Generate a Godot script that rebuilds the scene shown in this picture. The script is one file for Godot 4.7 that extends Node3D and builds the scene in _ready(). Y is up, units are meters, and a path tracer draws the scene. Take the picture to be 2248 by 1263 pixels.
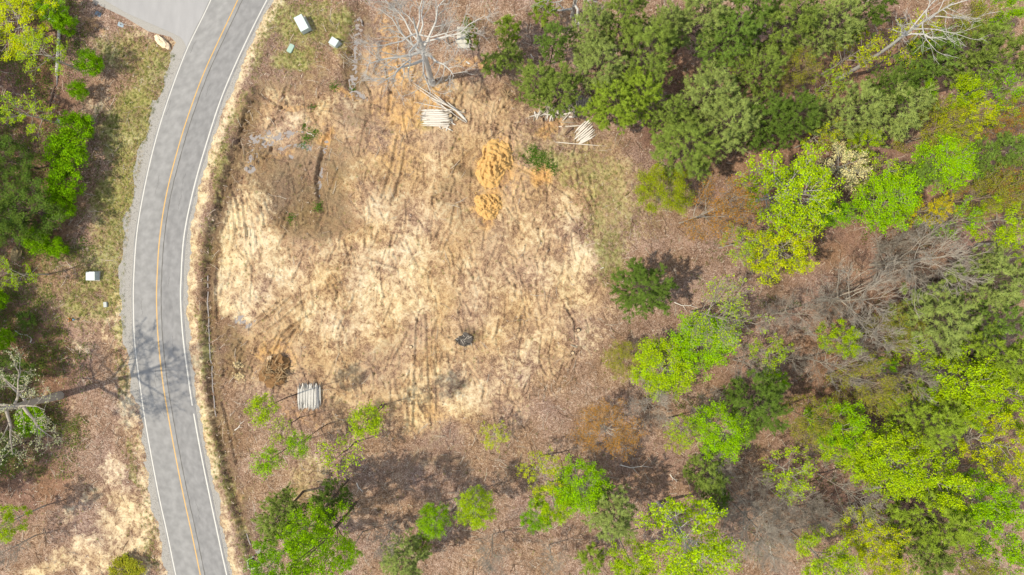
extends Node3D
# An aerial view of a cleared building lot between a bending road and spring woods.
# Metres, y up; the camera hangs 94 m above the lot and looks straight down, north (-z) is the top of the picture.

const TX := 88.0          # half extent of the ground texture, east-west
const TZ := 56.0          # half extent, north-south
const GW := 2048
const GH := 1304
const HW := 1024          # height map
const HH := 652
const LW := 352           # control maps of the ground matter
const LH := 224
const GAIN := 0.50        # base colours are this share of the sunlit values read from the photograph

var rng := RandomNumberGenerator.new()
var used := {}
var hmap := PackedFloat32Array()
var rgb_map := PackedByteArray()
var ctl := {}
var bump_image: Image
var leaf_mats := {}
var bark_mats := {}
var protos := {}
var edge_l: PackedVector2Array
var edge_c: PackedVector2Array
var edge_r: PackedVector2Array

func _ready() -> void:
	rng.seed = 20240417
	setup_view()
	road_curves()
	make_controls()
	make_heights()
	build_ground()
	build_road()
	build_puddles()
	build_scatter()
	build_protos()
	build_trees()
	build_logs()
	build_utilities()
	build_earthworks()
	build_small_things()

# ------------------------------------------------------------------ camera, sky, sun, exposure
func setup_view() -> void:
	var cam := Camera3D.new()
	cam.name = "camera"
	cam.position = Vector3(0, 94, 0)
	cam.rotation_degrees = Vector3(-90, 0, 0)
	cam.fov = 45.55
	cam.near = 0.5
	cam.far = 600.0
	add_child(cam)
	cam.current = true
	var we := WorldEnvironment.new()
	we.name = "world_environment"
	var e := Environment.new()
	e.background_mode = Environment.BG_SKY
	var sm := ProceduralSkyMaterial.new()
	sm.sky_top_color = Color(0.82, 0.85, 0.89)
	sm.sky_horizon_color = Color(0.95, 0.945, 0.93)
	sm.sky_curve = 0.2
	sm.ground_bottom_color = Color(0.30, 0.26, 0.20)
	sm.ground_horizon_color = Color(0.75, 0.76, 0.76)
	sm.sky_energy_multiplier = 0.92
	sm.sun_angle_max = 8.0
	var sky := Sky.new()
	sky.sky_material = sm
	e.sky = sky
	e.tonemap_mode = Environment.TONE_MAPPER_LINEAR
	e.tonemap_exposure = 1.85
	e.sdfgi_enabled = true
	e.ssao_enabled = true
	e.ssil_enabled = true
	we.environment = e
	add_child(we)
	var sun := DirectionalLight3D.new()
	sun.name = "sun"
	sun.light_energy = 1.08
	sun.light_color = Color(1.0, 0.95, 0.85)
	sun.light_angular_distance = 0.9
	sun.shadow_enabled = true
	add_child(sun)
	# shadows fall to the east and a little north: the sun stands in the west-south-west, 56 degrees up
	var el := deg_to_rad(56.0)
	var away := Vector3(cos(el) * 0.962, -sin(el), -cos(el) * 0.273)
	sun.look_at_from_position(Vector3.ZERO, away, Vector3.UP)

# ------------------------------------------------------------------ helpers
func numbered(called: String) -> String:
	var n: int = used.get(called, 0)
	used[called] = n + 1
	return called if n == 0 else "%s_%03d" % [called, n]

func tag(o: Node, label: String, category: String, group := "") -> void:
	o.set_meta("label", label)
	o.set_meta("category", category)
	if group:
		o.set_meta("group", group)

func thing(called: String, label: String, category: String, at: Vector3, turn := 0.0, group := "") -> Node3D:
	var o := Node3D.new()
	o.name = numbered(called)
	add_child(o)
	o.position = at
	o.rotation.y = turn
	tag(o, label, category, group)
	return o

func part(called: String, mesh: Mesh, mat: Material, parent: Node, at := Vector3.ZERO) -> MeshInstance3D:
	var o := MeshInstance3D.new()
	o.name = called
	o.mesh = mesh
	if mat:
		for s in mesh.get_surface_count():
			o.set_surface_override_material(s, mat)
	parent.add_child(o, true)
	o.position = at
	return o

func structure(called: String, mesh: Mesh, mat: Material, parent: Node = self) -> MeshInstance3D:
	var o := MeshInstance3D.new()
	o.name = numbered(called) if parent == self else called
	o.mesh = mesh
	o.material_override = null
	for s in mesh.get_surface_count():
		o.set_surface_override_material(s, mat)
	parent.add_child(o, true)
	if parent == self:
		o.set_meta("kind", "structure")
	return o

func stuff(called: String, mesh: Mesh, mat: Material, xf: Array, colors: PackedColorArray) -> void:
	var mm := MultiMesh.new()
	mm.transform_format = MultiMesh.TRANSFORM_3D
	mm.use_colors = true
	mm.mesh = mesh
	mm.instance_count = xf.size()
	for i in xf.size():
		mm.set_instance_transform(i, xf[i])
		mm.set_instance_color(i, colors[i])
	var o := MultiMeshInstance3D.new()
	o.name = numbered(called)
	o.multimesh = mm
	o.material_override = mat
	add_child(o)
	o.set_meta("kind", "stuff")

const ORDINAL := ["first", "second", "third", "fourth", "fifth", "sixth", "seventh", "eighth", "ninth", "tenth", "eleventh", "twelfth", "thirteenth", "fourteenth"]

func lin(r: float, g: float, b: float) -> Color:
	return Color(r, g, b).linear_to_srgb()

# the base colour behind a sunlit value (0-255) read from the photograph
func base(r: float, g: float, b: float, k := GAIN) -> Color:
	var c := Color(r / 255.0, g / 255.0, b / 255.0).srgb_to_linear()
	return Color(c.r * k, c.g * k, c.b * k)

func mat_plain(c: Color, rough := 0.8, metal := 0.0) -> StandardMaterial3D:
	var m := StandardMaterial3D.new()
	m.albedo_color = c.linear_to_srgb()
	m.roughness = rough
	m.metallic = metal
	return m

func noise_tex(freq: float, octaves: int, ramp: Array, seed_ := 1, size := 512) -> NoiseTexture2D:
	var n := FastNoiseLite.new()
	n.seed = seed_
	n.noise_type = FastNoiseLite.TYPE_SIMPLEX_SMOOTH
	n.frequency = freq
	n.fractal_octaves = octaves
	var t := NoiseTexture2D.new()
	t.width = size
	t.height = size
	t.seamless = true
	t.noise = n
	if ramp.size():
		var g := Gradient.new()
		var off := PackedFloat32Array()
		var cols := PackedColorArray()
		for i in ramp.size():
			off.append(float(i) / (ramp.size() - 1))
			cols.append((ramp[i] as Color).linear_to_srgb())
		g.offsets = off
		g.colors = cols
		t.color_ramp = g
	return t

func mat_noise(ramp: Array, freq: float, scale: float, rough := 0.85, octaves := 4, seed_ := 1, bump := 0.0) -> StandardMaterial3D:
	var m := StandardMaterial3D.new()
	m.albedo_texture = noise_tex(freq, octaves, ramp, seed_)
	m.uv1_triplanar = true
	m.uv1_scale = Vector3.ONE * scale
	m.roughness = rough
	if bump > 0.0:
		m.heightmap_enabled = true
		m.heightmap_texture = noise_tex(freq * 1.5, octaves, [], seed_ + 50)
		m.heightmap_scale = bump
	return m

class Buf:
	var v := PackedVector3Array()
	var n := PackedVector3Array()
	var c := PackedColorArray()
	var i := PackedInt32Array()

	func tube(pts: Array, radii: Array, sides: int, col: Color, cap := false) -> void:
		var m := pts.size()
		var first := v.size()
		var ref := Vector3(0.13, 0.07, 0.99)
		for k in m:
			var a: Vector3 = pts[maxi(k - 1, 0)]
			var b: Vector3 = pts[mini(k + 1, m - 1)]
			var d := (b - a).normalized()
			if absf(d.dot(ref)) > 0.96:
				ref = Vector3(0.9, 0.3, 0.1)
			var s := d.cross(ref).normalized()
			var t := d.cross(s)
			var p: Vector3 = pts[k]
			var r: float = radii[k]
			for q in sides:
				var an := TAU * q / sides
				var o := s * cos(an) + t * sin(an)
				v.append(p + o * r)
				n.append(o)
				c.append(col)
		for k in m - 1:
			for q in sides:
				var a0 := first + k * sides + q
				var a1 := first + k * sides + (q + 1) % sides
				var b0 := a0 + sides
				var b1 := a1 + sides
				i.append_array(PackedInt32Array([a0, b0, a1, a1, b0, b1]))
		if cap:
			for e in [0, m - 1]:
				var d2: Vector3 = ((pts[0] as Vector3) - (pts[1] as Vector3)).normalized() if e == 0 else ((pts[m - 1] as Vector3) - (pts[m - 2] as Vector3)).normalized()
				var c0 := v.size()
				v.append(pts[e])
				n.append(d2)
				c.append(col)
				for q in sides:
					v.append(v[first + e * sides + q])
					n.append(d2)
					c.append(col)
				for q in sides:
					var x := c0 + 1 + q
					var y := c0 + 1 + (q + 1) % sides
					i.append_array(PackedInt32Array([c0, x, y] if e == 0 else [c0, y, x]))

	func quad(p: Vector3, a: Vector3, b: Vector3, nn: Vector3, col: Color) -> void:
		var f := v.size()
		v.append(p - a)
		v.append(p - b * 0.6)
		v.append(p + a)
		v.append(p + b * 0.6)
		for k in 4:
			n.append(nn)
			c.append(col)
		i.append_array(PackedInt32Array([f, f + 1, f + 2, f, f + 2, f + 3]))

	func tri(p: Vector3, q: Vector3, r: Vector3, nn: Vector3, col: Color) -> void:
		var f := v.size()
		v.append(p)
		v.append(q)
		v.append(r)
		for k in 3:
			n.append(nn)
			c.append(col)
		if (q - p).cross(r - p).dot(nn) > 0.0:
			i.append_array(PackedInt32Array([f, f + 2, f + 1]))
		else:
			i.append_array(PackedInt32Array([f, f + 1, f + 2]))

	func box(lo: Vector3, hi: Vector3, col := Color.WHITE) -> void:
		prism([Vector3(lo.x, lo.y, lo.z), Vector3(hi.x, lo.y, lo.z), Vector3(hi.x, lo.y, hi.z), Vector3(lo.x, lo.y, hi.z)], [Vector3(lo.x, hi.y, lo.z), Vector3(hi.x, hi.y, lo.z), Vector3(hi.x, hi.y, hi.z), Vector3(lo.x, hi.y, hi.z)], col)

	# a solid between a bottom and a top loop of points, flat shaded
	func prism(lo: Array, hi: Array, col := Color.WHITE) -> void:
		var m := lo.size()
		var mid := Vector3.ZERO
		for p in lo + hi:
			mid += p
		mid /= 2.0 * m
		for k in m:
			face([lo[k], lo[(k + 1) % m], hi[(k + 1) % m], hi[k]], mid, col)
		face(lo, mid, col)
		face(hi, mid, col)

	func face(p: Array, inside: Vector3, col: Color) -> void:
		var a: Vector3 = p[0]
		var b: Vector3 = p[1]
		var d: Vector3 = p[2]
		var nn := (b - a).cross(d - a).normalized()
		var flip := nn.dot(a - inside) < 0.0
		if flip:
			nn = -nn
		var f := v.size()
		for q in p:
			v.append(q)
			n.append(nn)
			c.append(col)
		for k in range(1, p.size() - 1):
			i.append_array(PackedInt32Array([f, f + k, f + k + 1] if flip else [f, f + k + 1, f + k]))

	func mesh() -> ArrayMesh:
		var arr := []
		arr.resize(Mesh.ARRAY_MAX)
		arr[Mesh.ARRAY_VERTEX] = v
		arr[Mesh.ARRAY_NORMAL] = n
		arr[Mesh.ARRAY_COLOR] = c
		arr[Mesh.ARRAY_INDEX] = i
		var m := ArrayMesh.new()
		m.add_surface_from_arrays(Mesh.PRIMITIVE_TRIANGLES, arr)
		return m

# ------------------------------------------------------------------ the bending road: x as a function of z
func road_curves() -> void:
	edge_l = PackedVector2Array([Vector2(-39, -45.09), Vector2(-41.31, -39.47), Vector2(-42.12, -37.72), Vector2(-44.69, -32.41), Vector2(-47.38, -25.16), Vector2(-49.06, -19.53), Vector2(-50.5, -13.22), Vector2(-51.44, -7.59), Vector2(-51.88, -1.59), Vector2(-51.94, 2.34), Vector2(-51.75, 7.53), Vector2(-51.09, 12.91), Vector2(-50.19, 19.09), Vector2(-48.5, 28.28), Vector2(-47.25, 33.97), Vector2(-46.12, 39.47), Vector2(-44.62, 46.16)])
	edge_c = PackedVector2Array([Vector2(-35.25, -45.09), Vector2(-37.62, -39.47), Vector2(-39.88, -34.66), Vector2(-42.12, -29.78), Vector2(-43.88, -25.16), Vector2(-45.5, -20.16), Vector2(-47.31, -13.22), Vector2(-48.31, -6.97), Vector2(-48.72, -0.72), Vector2(-48.75, 2.34), Vector2(-48.56, 6.72), Vector2(-47.91, 12.91), Vector2(-47, 18.47), Vector2(-45.88, 24.53), Vector2(-44.81, 29.78), Vector2(-43.88, 33.97), Vector2(-42.75, 39.47), Vector2(-41.38, 46.16)])
	edge_r = PackedVector2Array([Vector2(-30.5, -45.09), Vector2(-33.62, -39.47), Vector2(-37.12, -32.41), Vector2(-39.81, -26.16), Vector2(-42.12, -19.09), Vector2(-43.75, -13.22), Vector2(-45, -6.97), Vector2(-45.44, -0.34), Vector2(-45.44, 2.34), Vector2(-45.12, 6.97), Vector2(-44.34, 12.91), Vector2(-43.75, 16.78), Vector2(-42.62, 23.03), Vector2(-40.88, 31.47), Vector2(-39.19, 39.22), Vector2(-37.5, 46.16)])

func along(e: PackedVector2Array, z: float) -> float:
	var n := e.size()
	if z <= e[0].y:
		return e[0].x + (z - e[0].y) * (e[1].x - e[0].x) / (e[1].y - e[0].y)
	if z >= e[n - 1].y:
		return e[n - 1].x + (z - e[n - 1].y) * (e[n - 1].x - e[n - 2].x) / (e[n - 1].y - e[n - 2].y)
	var k := 0
	while z > e[k + 1].y:
		k += 1
	var t := (z - e[k].y) / (e[k + 1].y - e[k].y)
	var d := e[k + 1].y - e[k].y
	var m0 := (e[k + 1].x - e[k].x) / d if k == 0 else (e[k + 1].x - e[k - 1].x) / (e[k + 1].y - e[k - 1].y)
	var m1 := (e[k + 1].x - e[k].x) / d if k + 2 >= n else (e[k + 2].x - e[k].x) / (e[k + 2].y - e[k].y)
	var t2 := t * t
	var t3 := t2 * t
	return (2 * t3 - 3 * t2 + 1) * e[k].x + (t3 - 2 * t2 + t) * d * m0 + (-2 * t3 + 3 * t2) * e[k + 1].x + (t3 - t2) * d * m1

# ------------------------------------------------------------------ ground: where each kind of soil and litter lies
const GROUND_PATCHES := {
	"tan": [[-26.5, -8.22, 16.25, 20.62, 0, 1], [-10.88, -4.47, 20.62, 20.62, 0, 1], [-7.75, -20.72, 12.5, 8.75, 10, 1], [-18.38, -28.22, 5, 6.88, 0, 1], [1.62, -13.22, 9.38, 10, 0, 0.95], [3.5, 0.53, 9.38, 10.62, 0, 0.9], [-20.25, 10.53, 16.25, 8.12, 0, 1], [-7.12, 13.66, 8.75, 5.62, 0, 0.95], [-35.25, 8.03, 5, 6.25, 0, 0.8], [-32.75, -25.09, 7.5, 4.38, 0, 0.8], [-2.75, -24.47, 10, 3.75, 0, 0.8], [3.5, 9.28, 6.25, 3.75, 0, 0.7], [-12.12, 16.78, 4.38, 3.75, 0, 0.9], [-27.75, 4.28, 11.25, 7.5, 0, 1], [10.38, -18.84, 5.62, 3.75, 0, 0.55], [-59, 4.28, 4.38, 3.12, 0, 0.5], [-54.62, 0.53, 1.88, 1.88, 0, 0.6], [-57.44, -2.59, 1.88, 0.88, 0, 0.8]],
	"cream": [[-36.81, -8.84, 4.5, 5.94, 0, 1], [-39, -1.97, 2.81, 5.62, 0, 0.95], [-34.62, -3.84, 5.62, 3.75, 0, 0.85], [-30.25, -1.34, 5, 2.12, 10, 0.55], [-37.75, 1.78, 3.75, 2.5, 0, 0.95], [-22.75, -4.47, 5, 3.12, -20, 0.6], [-16.5, -0.72, 6.88, 5.62, -30, 0.8], [-14, -3.84, 3.12, 6.25, 0, 0.85], [-20.88, 1.78, 6.25, 2.25, 0, 0.55], [-27.12, 3.66, 4.38, 3.12, 20, 0.7], [-22.75, 5.53, 7.5, 3.12, 20, 0.6], [-2.75, -0.72, 5.62, 3.75, 30, 0.42], [4.12, -1.97, 3.12, 2.5, 0, 0.5], [8.19, -0.72, 2.5, 4.38, 0, 0.8], [8.81, -5.09, 1.62, 1.88, 0, 1], [1.62, -8.22, 3.75, 2.5, 0, 0.45], [7.25, -10.09, 3.12, 3.75, 0, 0.5], [-7.75, 14.28, 3.12, 3.75, 0, 0.75], [-10.88, 12.41, 5, 3.75, 0, 0.6], [-13.69, 16.16, 1.62, 2.5, 0, 0.45], [-2.75, 13.66, 1.88, 1.5, 0, 0.8], [1, 9.91, 3.12, 2.5, 0, 0.65], [-26.5, -24.78, 6.88, 0.88, -12, 0.7], [-30.25, -22.28, 3.75, 0.88, -20, 0.6], [-37.75, 10.84, 1.62, 0.75, 0, 0], [-3.38, 4.28, 3.75, 3.75, 0, 0.45], [-15.25, -12.59, 5, 3.75, 20, 0.4], [-9, -10.09, 5.62, 2.5, 0, 0.4], [-20.25, -14.47, 3.75, 3.75, 0, 0.35], [-18.38, -10.09, 3.75, 2.5, 0, 0.6], [-10.25, -16.97, 3.12, 2.5, 0, 0.45], [11.62, 6.78, 1.88, 1.5, 0, 0.6], [4.75, 6.78, 3.75, 1.88, -20, 0.5], [-52.75, 32.41, 4.38, 5.62, 0, 0.85], [-56.5, 35.53, 4.38, 3.75, 0, 0.8], [-63.38, 37.72, 5, 1.5, -8, 0.9], [-57.75, 27.72, 1.88, 1.62, 0, 0.8], [-54.62, 24.28, 2.5, 2.5, 0, 0.75], [-50.88, 36.78, 1.5, 3.75, 0, 0.9], [-52.75, 16.16, 1.88, 3.75, 10, 0.85], [-54.62, 10.53, 0.88, 1.88, 0, 0.6], [-59.94, 7.41, 1.25, 0.88, 0, 0.7], [-55.56, 4.91, 0.62, 2.5, 20, 0.8], [-51.5, 5.53, 0.88, 3.12, 0, 0.8], [-49, -35.72, 2.5, 1.88, 0, 0.4], [-49.62, -29.47, 1.5, 0.75, 0, 0.4], [-52.12, -20.72, 1.25, 1.88, 0, 0.35], [-52.75, -35.09, 2.5, 1, 30, 0.6], [-57.12, -24.47, 1.62, 2.5, 0, 0.6], [-65.25, 8.34, 0.88, 0.88, 0, 0.6], [-63.38, 14.59, 0.62, 1, 0, 0.6], [-60.25, 15.53, 0.5, 1.25, 0, 0.7], [-60.88, 31.16, 1.25, 1.88, 30, 0.7], [-32.12, -26.97, 5, 0.88, -5, 0.6], [-35.25, -31.97, 1.25, 1.88, 0, 0.3], [-50.25, 26.78, 0.88, 5.62, 0, 0.7]],
	"orange": [[-2.44, -16.84, 3.5, 3.88, 20, 0.8], [-3.25, -11.34, 2.38, 2.25, 0, 0.8], [-17.12, -31.34, 2.5, 5.62, -8, 0.7], [-15.25, -25.09, 5, 3.75, 0, 0.6], [-10.25, -25.09, 1.88, 1.88, 0, 0.7], [-32.75, 9.91, 3.12, 2.5, 0, 0.6], [-23.38, -26.97, 2.5, 0.75, 10, 0.9], [-26.5, -21.34, 1.88, 0.88, -60, 0.9], [3.5, -15.41, 2.25, 1.38, 10, 0.95], [-4.62, -31.03, 2.5, 1.12, 0, 0.75], [-10.25, 14.91, 3.75, 3.75, 0, 0.45], [-58.69, -36.34, 1.62, 1.62, 0, 0.7], [-31.5, -18.84, 2.5, 0.62, -15, 0.7], [-30.88, -25.41, 2.5, 0.5, -10, 0.6], [-2.12, -14.47, 6.25, 7.5, 0, 0.25], [3.5, -25.09, 2.5, 0.75, 0, 0.5], [-15.88, -18.84, 5, 3.75, 0, 0.4], [4.44, -22.28, 2.5, 1.5, 0, 0.8], [-38.06, 30.53, 0.88, 5, 15, 0.3], [-29, 16.78, 4.38, 3.75, 0, 0.3], [7.25, -4.47, 2.5, 1.5, 0, 0.5]],
	"dark": [[-31.5, -12.59, 6.25, 5, 20, 0.95], [-26.5, -10.72, 5.62, 4.38, 30, 0.75], [-29, -16.34, 6.88, 3.75, 0, 0.75], [-21.5, -17.59, 3.75, 3.75, 0, 0.5], [-16.5, -14.47, 3.75, 5, 0, 0.35], [-33.38, -16.34, 4.38, 2.5, -20, 0.8], [-35.25, -19.47, 2.88, 3.12, 10, 0.75], [-27.12, -18.84, 5, 2.5, 0, 0.6], [-30.25, -29.47, 6.88, 3.75, 0, 0.55], [-21.81, -30.09, 1.88, 5, -6, 1], [-21.5, -36.97, 2.5, 3.75, 0, 0.9], [-26.5, -37.59, 3.75, 2.5, 20, 0.3], [-22.75, -24.47, 3.75, 1.88, 20, 0.55], [-39, 8.03, 3.12, 4.38, 0, 0.8], [-39, 4.28, 1.88, 1.88, 0, 0.6], [-39, -14.47, 1.5, 5.62, 12, 0.8], [-37.75, -20.09, 1.25, 5, 14, 0.8], [-36.19, -25.72, 1.25, 3.75, 20, 0.7], [-41.19, 8.03, 0.88, 10, 0, 0.8], [-39, 23.66, 1.62, 8.75, 12, 0.7], [-37.44, 31.16, 1.25, 5.62, 18, 0.7], [-40.88, -3.84, 1.25, 5, 0, 0.8], [-7.12, -16.34, 2.25, 1, 20, 0.9], [-8.69, -13.22, 2.5, 2.5, 0, 0.5], [-6.5, -10.09, 3.75, 2.5, 0, 0.45], [-7.75, -18.84, 3.75, 1.88, 20, 0.3], [-30.25, -10.09, 4.38, 3.75, 0, 0.55], [-32.75, -6.97, 5, 3.75, 0, 0.4], [-18.38, 9.28, 2.5, 1.5, 0, 0.4], [-6.5, 7.09, 1.88, 1.38, 20, 0.9], [-4, -4.47, 3.75, 3.75, 0, 0.2], [-10.88, 22.41, 5.62, 3.12, 0, 0.5], [-0.25, 23.66, 5, 3.75, 0, 0.4], [-60.88, -10.72, 1.88, 3.75, 0, 0.6], [-59.62, 0.53, 2.5, 1.88, 0, 0.4]],  # damp soil; smudges beside the southern trees are painted tree shadow
	"grass": [[-49.62, -30.72, 3.12, 3.75, 25, 0.75], [-52.44, -23.22, 3.44, 6.88, 18, 0.95], [-54.31, -13.22, 3.12, 8.12, 8, 1], [-55.56, -4.47, 3.75, 6.25, 0, 0.8], [-58.38, 1.78, 5, 3.12, 0, 0.7], [-53.69, 3.03, 1, 5, -4, 1], [-53.88, 11.78, 0.75, 3.75, -4, 0.6], [-51.5, 24.28, 0.62, 4.38, -8, 0.6], [-49.31, 35.53, 0.88, 3.75, -8, 0.6], [-28.69, -36.34, 3.75, 3.75, 0, 0.85], [-24, -35.72, 1.88, 3.12, 0, 0.9], [-30.25, -31.34, 2.5, 1.62, 0, 0.9], [-33.38, -36.97, 1.88, 3.75, 20, 0.8], [-34.62, -32.59, 1.25, 3.75, 20, 0.6], [-37.75, -24.47, 0.88, 3.75, 20, 0.5], [-40.25, -18.22, 1.12, 5, 14, 0.7], [-42.75, -5.72, 0.75, 4.38, 4, 0.35], [-42.75, 8.03, 0.75, 6.25, -2, 0.6], [-41.5, 18.66, 0.75, 5.62, -10, 0.55], [-39.62, 27.41, 0.88, 5.62, -14, 0.6], [-37.75, 34.91, 1.25, 3.75, -12, 0.6], [12.88, -4.47, 2.5, 3.12, 0, 0.8], [12.88, -11.34, 3.75, 5.62, 0, 0.55], [4.75, -18.22, 4.38, 1.62, 10, 0.75], [9.12, -16.34, 4.38, 2.5, 0, 0.6], [-54, -33.22, 3.75, 2.5, 20, 0.7], [-64, 0.53, 2.5, 3.12, 0, 0.4], [-62.12, -4.47, 3.75, 1.88, 0, 0.5], [-12.12, -22.59, 1.25, 0.62, 0, 0.5], [-65.88, 24.28, 1.88, 1.88, 0, 0.3], [-68.38, 18.03, 3.75, 5.62, 0, 0.5], [-50.88, 31.16, 1.25, 2.5, -10, 0.3], [-66.5, -11.34, 4.38, 4.38, 0, 0.35]],
	"straw": [[13.81, -11.97, 3.12, 5.62, 8, 1], [12.88, -6.34, 3.12, 3.75, 0, 0.6], [7.25, -20.41, 6.88, 2.5, 5, 0.6], [17.25, -9.47, 2.5, 3.75, 20, 0.5], [10.38, -16.34, 5, 3.12, 0, 0.5], [-27.75, 24.91, 2.5, 2.5, 0, 0.8], [-29, 27.41, 1.5, 1.88, 0, 0.9], [-52.75, -14.47, 2.5, 7.5, 6, 0.5], [-55.88, -6.97, 3.12, 3.75, 0, 0.5], [-30.25, -33.84, 3.75, 3.75, 0, 0.3]],
	"humus_shade": [[-67.12, -20.72, 8.12, 21.25, 0, 1], [-67.12, 10.53, 7.5, 10.62, 0, 1], [-67.12, 26.16, 6.88, 5.62, 0, 0.9], [-60.88, 10.53, 3.75, 3.75, 0, 0.5], [-64, -28.84, 5.62, 7.5, 0, 0.7], [22.25, -32.59, 2.5, 7.5, 0, 1], [19.75, -21.97, 2.5, 3.12, 0, 1], [31, -18.84, 18.75, 7.5, 0, 0.5], [48.5, -20.72, 26.25, 20, 0, 0.8], [54.12, 16.78, 20.62, 20.62, 0, 0.8], [36, 10.53, 10, 7.5, 0, 0.5], [58.5, 30.53, 12.5, 7.5, 0, 0.6], [19.75, 25.53, 7.5, 4.38, 0, 0.5], [23.5, -4.47, 6.88, 3.12, 0, 0.25], [-30.25, 16.78, 5, 2.5, 0, 0.5]],  # brown woodland floor; shade under the trees is painted into it
}
const MATTER := ["tan", "humus_shade", "dark", "straw", "grass", "orange", "cream"]

func make_controls() -> void:
	var warp := FastNoiseLite.new()
	warp.seed = 5
	warp.frequency = 0.11
	for k in MATTER:
		var a := PackedFloat32Array()
		a.resize(LW * LH)
		for b in GROUND_PATCHES[k]:
			var x: float = b[0]
			var z: float = b[1]
			var rx: float = b[2]
			var rz: float = b[3]
			var an := deg_to_rad(b[4])
			var ca := cos(an)
			var sa := sin(an)
			var ext := maxf(rx, rz) * 1.7 + 2.0
			for j in range(maxi(0, int((z - ext + TZ) * 2)), mini(LH, int((z + ext + TZ) * 2) + 1)):
				for i in range(maxi(0, int((x - ext + TX) * 2)), mini(LW, int((x + ext + TX) * 2) + 1)):
					var wx := i * 0.5 - TX
					var wz := j * 0.5 - TZ
					var px := wx - x + warp.get_noise_2d(wx, wz) * 2.2
					var pz := wz - z + warp.get_noise_2d(wx + 300, wz) * 2.2
					var u := (px * ca + pz * sa) / rx
					var w := (-px * sa + pz * ca) / rz
					var f: float = smoothstep(1.45, 0.55, sqrt(u * u + w * w)) * b[5]
					var q := j * LW + i
					if f > a[q]:
						a[q] = f
		ctl[k] = a
	# dark damp soil along the roadside ditch
	for p in DITCH:
		for j in range(maxi(0, int((p.y - 2.5 + TZ) * 2)), mini(LH, int((p.y + 2.5 + TZ) * 2))):
			for i in range(maxi(0, int((p.x - 2.5 + TX) * 2)), mini(LW, int((p.x + 2.5 + TX) * 2))):
				var d := Vector2(i * 0.5 - TX, j * 0.5 - TZ).distance_to(p)
				ctl["dark"][j * LW + i] = maxf(ctl["dark"][j * LW + i], 1.0 * smoothstep(2.2, 0.6, d))
				ctl["cream"][j * LW + i] *= smoothstep(0.4, 1.6, d)
	# verges that follow the road: pale sand on both shoulders
	for j in LH:
		var z := j * 0.5 - TZ
		var xl := along(edge_l, z)
		var xr := along(edge_r, z)
		for i in LW:
			var x := i * 0.5 - TX
			var q := j * LW + i
			if x > xr:
				var d := x - xr
				ctl["cream"][q] = maxf(ctl["cream"][q], 0.95 * smoothstep(2.6, 1.2, d))
				ctl["dark"][q] = maxf(ctl["dark"][q], 0.62 * smoothstep(1.6, 2.4, d) * smoothstep(5.5, 3.4, d))
			elif x < xl and z > -2.0:
				ctl["cream"][q] = maxf(ctl["cream"][q], 0.62 * smoothstep(4.0, 1.6, xl - x))

func control(k: String, x: float, z: float) -> float:
	var i := clampi(int((x + TX) * 2), 0, LW - 1)
	var j := clampi(int((z + TZ) * 2), 0, LH - 1)
	return ctl[k][j * LW + i]

func noise_bytes(w: int, h: int, per_m: float, period: float, seed_: int, octaves := 3, warp := 0.0, stretch := 1.0) -> PackedByteArray:
	var n := FastNoiseLite.new()
	n.seed = seed_
	n.noise_type = FastNoiseLite.TYPE_SIMPLEX
	n.frequency = 1.0 / (period * per_m)
	n.fractal_octaves = octaves
	if warp > 0.0:
		n.domain_warp_enabled = true
		n.domain_warp_amplitude = warp * per_m
		n.domain_warp_frequency = 0.6 / (period * per_m)
		n.domain_warp_fractal_octaves = 2
	if stretch != 1.0:
		var im := n.get_image(w, int(h / stretch))
		im.resize(w, h, Image.INTERPOLATE_CUBIC)
		return im.get_data()
	return n.get_image(w, h).get_data()

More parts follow.
